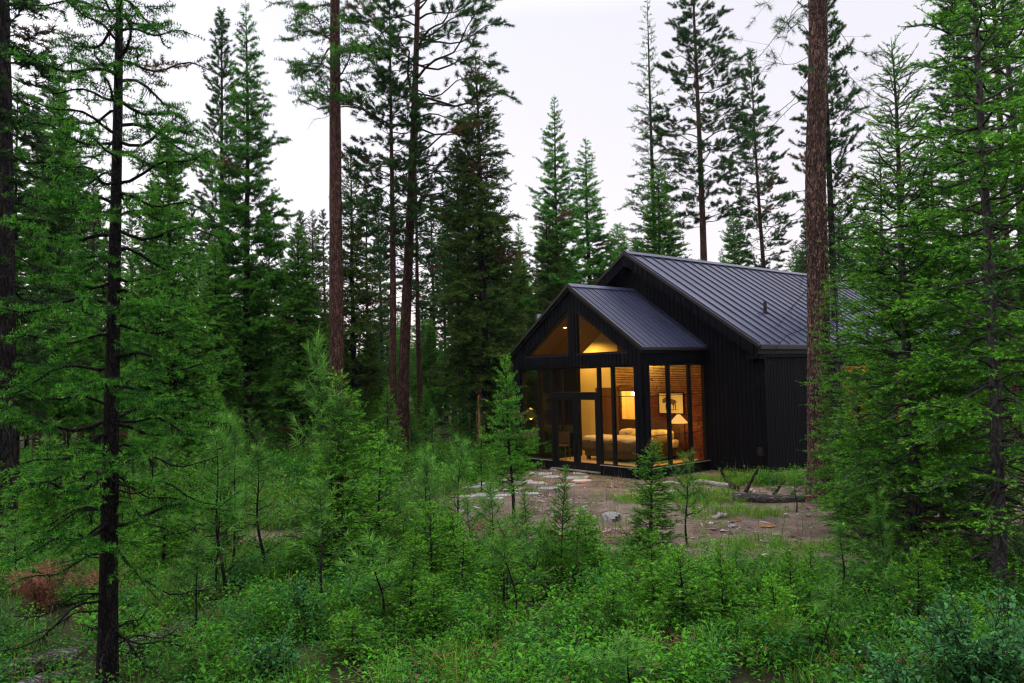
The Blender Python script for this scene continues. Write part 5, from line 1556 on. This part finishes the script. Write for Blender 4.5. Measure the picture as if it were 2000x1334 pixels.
def fallen(name, a, b, r0, r1, label, mat='logbark', sd=1, limbs=(), cat='log', **kw):
    o = tag(empty(name, tuple(a)), label, cat)
    A0 = np.zeros(3); B0 = b - a
    log_mesh(A0 + [0, 0, r0 * .8], B0 + [0, 0, r1 * .8], r0, r1, sd=sd, **kw).build('trunk', MT[mat], o, smooth=True)
    for (f, dx, dy, dz, r, m_) in limbs:
        s = A0 * (1 - f) + B0 * f + [0, 0, r0]
        t = np.linspace(0, 1, 8); p = s + np.array([dx, dy, dz])[None] * t[:, None] + rng.normal(0, .012, (8, 3)) * t[:, None]
        mb = MB(); mb.tube(p, r * (1 - .55 * t), 8); mb.build('branch', MT[m_], o, smooth=True)
    return o
rng = np.random.default_rng(77)
fallen('fallen_log', g3(1432, 986), g3(1572, 984), .11, .085, 'dark fallen log with broken upright limbs on the grass before the cabin wall', sd=2,
       limbs=((.15, .36, .02, .62, .05, 'bark_dark'), (.55, .30, .02, .34, .04, 'bark_dark'), (.8, .12, -.02, .14, .035, 'bark_dark'), (.98, .22, .0, .02, .03, 'orangewood')), bend=.015)
fallen('dead_branch', g3(1440, 968), g3(1416, 951), .07, .05, 'dark broken stump piece leaning behind the fallen log', 'bark_dark', 3, limbs=((.9, -.14, .0, .24, .05, 'bark_dark'), (.1, .02, 0, -.05, .03, 'orangewood')), n=16, bend=.01, cat='branch')
fallen('weathered_log', g3(1425, 960), g3(1358, 956), .065, .05, 'pale weathered log lying below the corner glazing', 'deadwood', 4, bend=.02)
fallen('weathered_log', g3(1332, 958), g3(1292, 957), .04, .03, 'thin pale stick of weathered wood left of the weathered log', 'deadwood', 5, n=20, bend=.02)
fallen('weathered_log', g3(1418, 1018), g3(1390, 1021), .05, .045, 'short grey chunk of wood on the bare earth', 'deadwood', 6, n=14, bend=.02, rough=.25)
fallen('weathered_log', g3(1640, 972), g3(1680, 955), .05, .03, 'pale stick leaning at the right foot of the plated trunk', 'deadwood', 7, n=16, bend=.01)
fallen('dead_branch', g3(1065, 1008), g3(1085, 1006), .025, .015, 'small curled white branch on the earth below the path', 'deadwood', 8, n=18, bend=.05, cat='branch')
fallen('mossy_log', g3(205, 1305), g3(372, 1245), .11, .075, 'grey cracked log leaning off behind the lichen-draped larch', sd=9, bend=.02)
fallen('mossy_log', g3(-30, 1345), g3(150, 1305), .11, .08, 'grey fallen log in the lower left corner', sd=10, bend=.02)
fallen('rotten_log', g3(-20, 1392), g3(140, 1330), .09, .05, 'short rotten log half sunk in weeds beneath the grey one', 'logbark', 11, n=18, bend=.01, rough=.25)
def snag(px, d, h, r, label):
    x, y = bear(px, 850, d); o = tag(empty('dead_stump', (x, y, float(hgt(x, y)))), label, 'stump')
    log_mesh(np.array([0, 0, -.2]), np.array([.05, 0, h]), r, r * .5, sd=5, n=24, rough=.25).build('trunk', MT['bark_red'], o, smooth=True)
    mb = log_mesh(np.array([.01, -r * .7, .5]), np.array([.05, -r * .35, h + .15]), r * .35, r * .12, sd=8, n=14, rough=.3); mb.build('bare_wood', MT['orangewood'], o, smooth=True)
snag(936, 27.5, 2.0, .2, 'broken stump with orange bare wood left of the cabin')

def stone(name, c, rx, ry, rz, mat, label, cat='stone', sd=1, flat=0):
    u = np.linspace(0, pi, 12); v = np.linspace(0, 2 * pi, 19)[:-1]
    U, Vv = np.meshgrid(u, v, indexing='ij')
    D = np.stack([np.sin(U) * np.cos(Vv), np.sin(U) * np.sin(Vv), np.cos(U)], -1)
    n = vnoise(D[..., 0] * 2 + 7 * sd, D[..., 1] * 2 + D[..., 2] * 2.3, .8, int(sd * 10)); D = np.sign(D) * np.abs(D) ** .7 * (.7 + .55 * n)[..., None]
    P = D * np.array([rx, ry, rz]); k = 18; idx = np.arange(12 * k).reshape(12, k)
    mb = MB(); mb.add(P, f4=np.stack([idx[:-1], idx[1:], np.roll(idx[1:], -1, 1), np.roll(idx[:-1], -1, 1)], -1))
    o = mb.build(name, MT[mat], recalc=True); o.location = (c[0], c[1], c[2] + rz * .25); o.rotation_euler.z = sd
    return tag(o, label, cat)
stone('rock', g3(1195, 1022), .22, .14, .12, 'stone', 'pale flat rock in the weeds left of the tiered fir sapling', sd=2)
stone('rock', g3(1275, 992), .16, .1, .07, 'stone', 'pale rock right of the tiered fir sapling', sd=3)
stone('rock', g3(1430, 1036), .11, .07, .04, 'stone', 'small pale rock behind the orange piece of bark', sd=4)
stone('rock', g3(1700, 1045), .09, .06, .05, 'stone', 'small white rock right of the plated trunk', sd=5)
stone('rock', g3(1535, 1010), .07, .05, .05, 'stone', 'dark pebble at the chalky patch before the plated trunk', sd=6)
stone('rock', g3(900, 1000), .16, .10, .08, 'stone', 'rock at the left edge of the bare earth', sd=7)
stone('rock', g3(1690, 992), .10, .06, .05, 'stone', 'rock half hidden behind the plated trunk', sd=8)
stone('rock', g3(1410, 922), .25, .14, .10, 'logbark', 'brown lump of earth against the cabin footing', sd=9)
stone('bark_piece', g3(1494, 1032), .20, .07, .022, 'orangewood', 'orange piece of broken bark on the bare earth', 'bark', sd=.2)
stone('bark_piece', g3(1437, 1026), .12, .025, .02, 'orangewood', 'thin brown sliver of bark beside the grey chunk of wood', 'bark', sd=.3)
stone('bark_piece', g3(1135, 954), .16, .04, .02, 'orangewood', 'reddish strip of bark at the right end of the path', 'bark', sd=.4)
x, y = ground(880, 964)
mb = MB(); mb.box(-.24, .24, -.05, .05, 0, .04); o = mb.build('wood_block', MT['orangewood'], bevel=.004); o.location = (x, y, float(hgt(x, y))); tag(o, 'sawn pale wooden block left of the path', 'wood block')

# flagstone path from the door
mb = MB()
random.seed(31)
stones = [(1150, 934, .55), (1122, 944, .5), (1096, 928, .42), (1136, 950, .34), (1085, 942, .4), (1062, 936, .36), (1048, 950, .38), (1020, 946, .34), (1000, 958, .36), (985, 944, .3),
          (962, 958, .4), (940, 966, .34), (925, 954, .3), (948, 948, .28), (980, 970, .3), (1015, 966, .28), (1040, 968, .25), (905, 968, .3), (1105, 957, .3), (1070, 960, .28), (965, 975, .24), (1168, 924, .3), (1128, 924, .34), (1060, 921, .3), (1030, 934, .25)]
for (px, py, r) in stones:
    x, y = ground(px, py); z = float(hgt(x, y)); n = random.choice((4, 5, 5, 6)); a0 = HA * -1 + random.uniform(-.25, .25); pts = []
    for i in range(n):
        a = a0 + i * 2 * pi / n + random.uniform(-.22, .22); q = r * random.uniform(.75, 1.1)
        pts.append((x + cos(a) * q * 1.0, y + sin(a) * q * .8))
    mb.prism(pts, 2, z - .03, z + random.uniform(.02, .04))
tag(mb.build('stone_path', MT['flag'], recalc=True, bevel=.008), kind='structure')
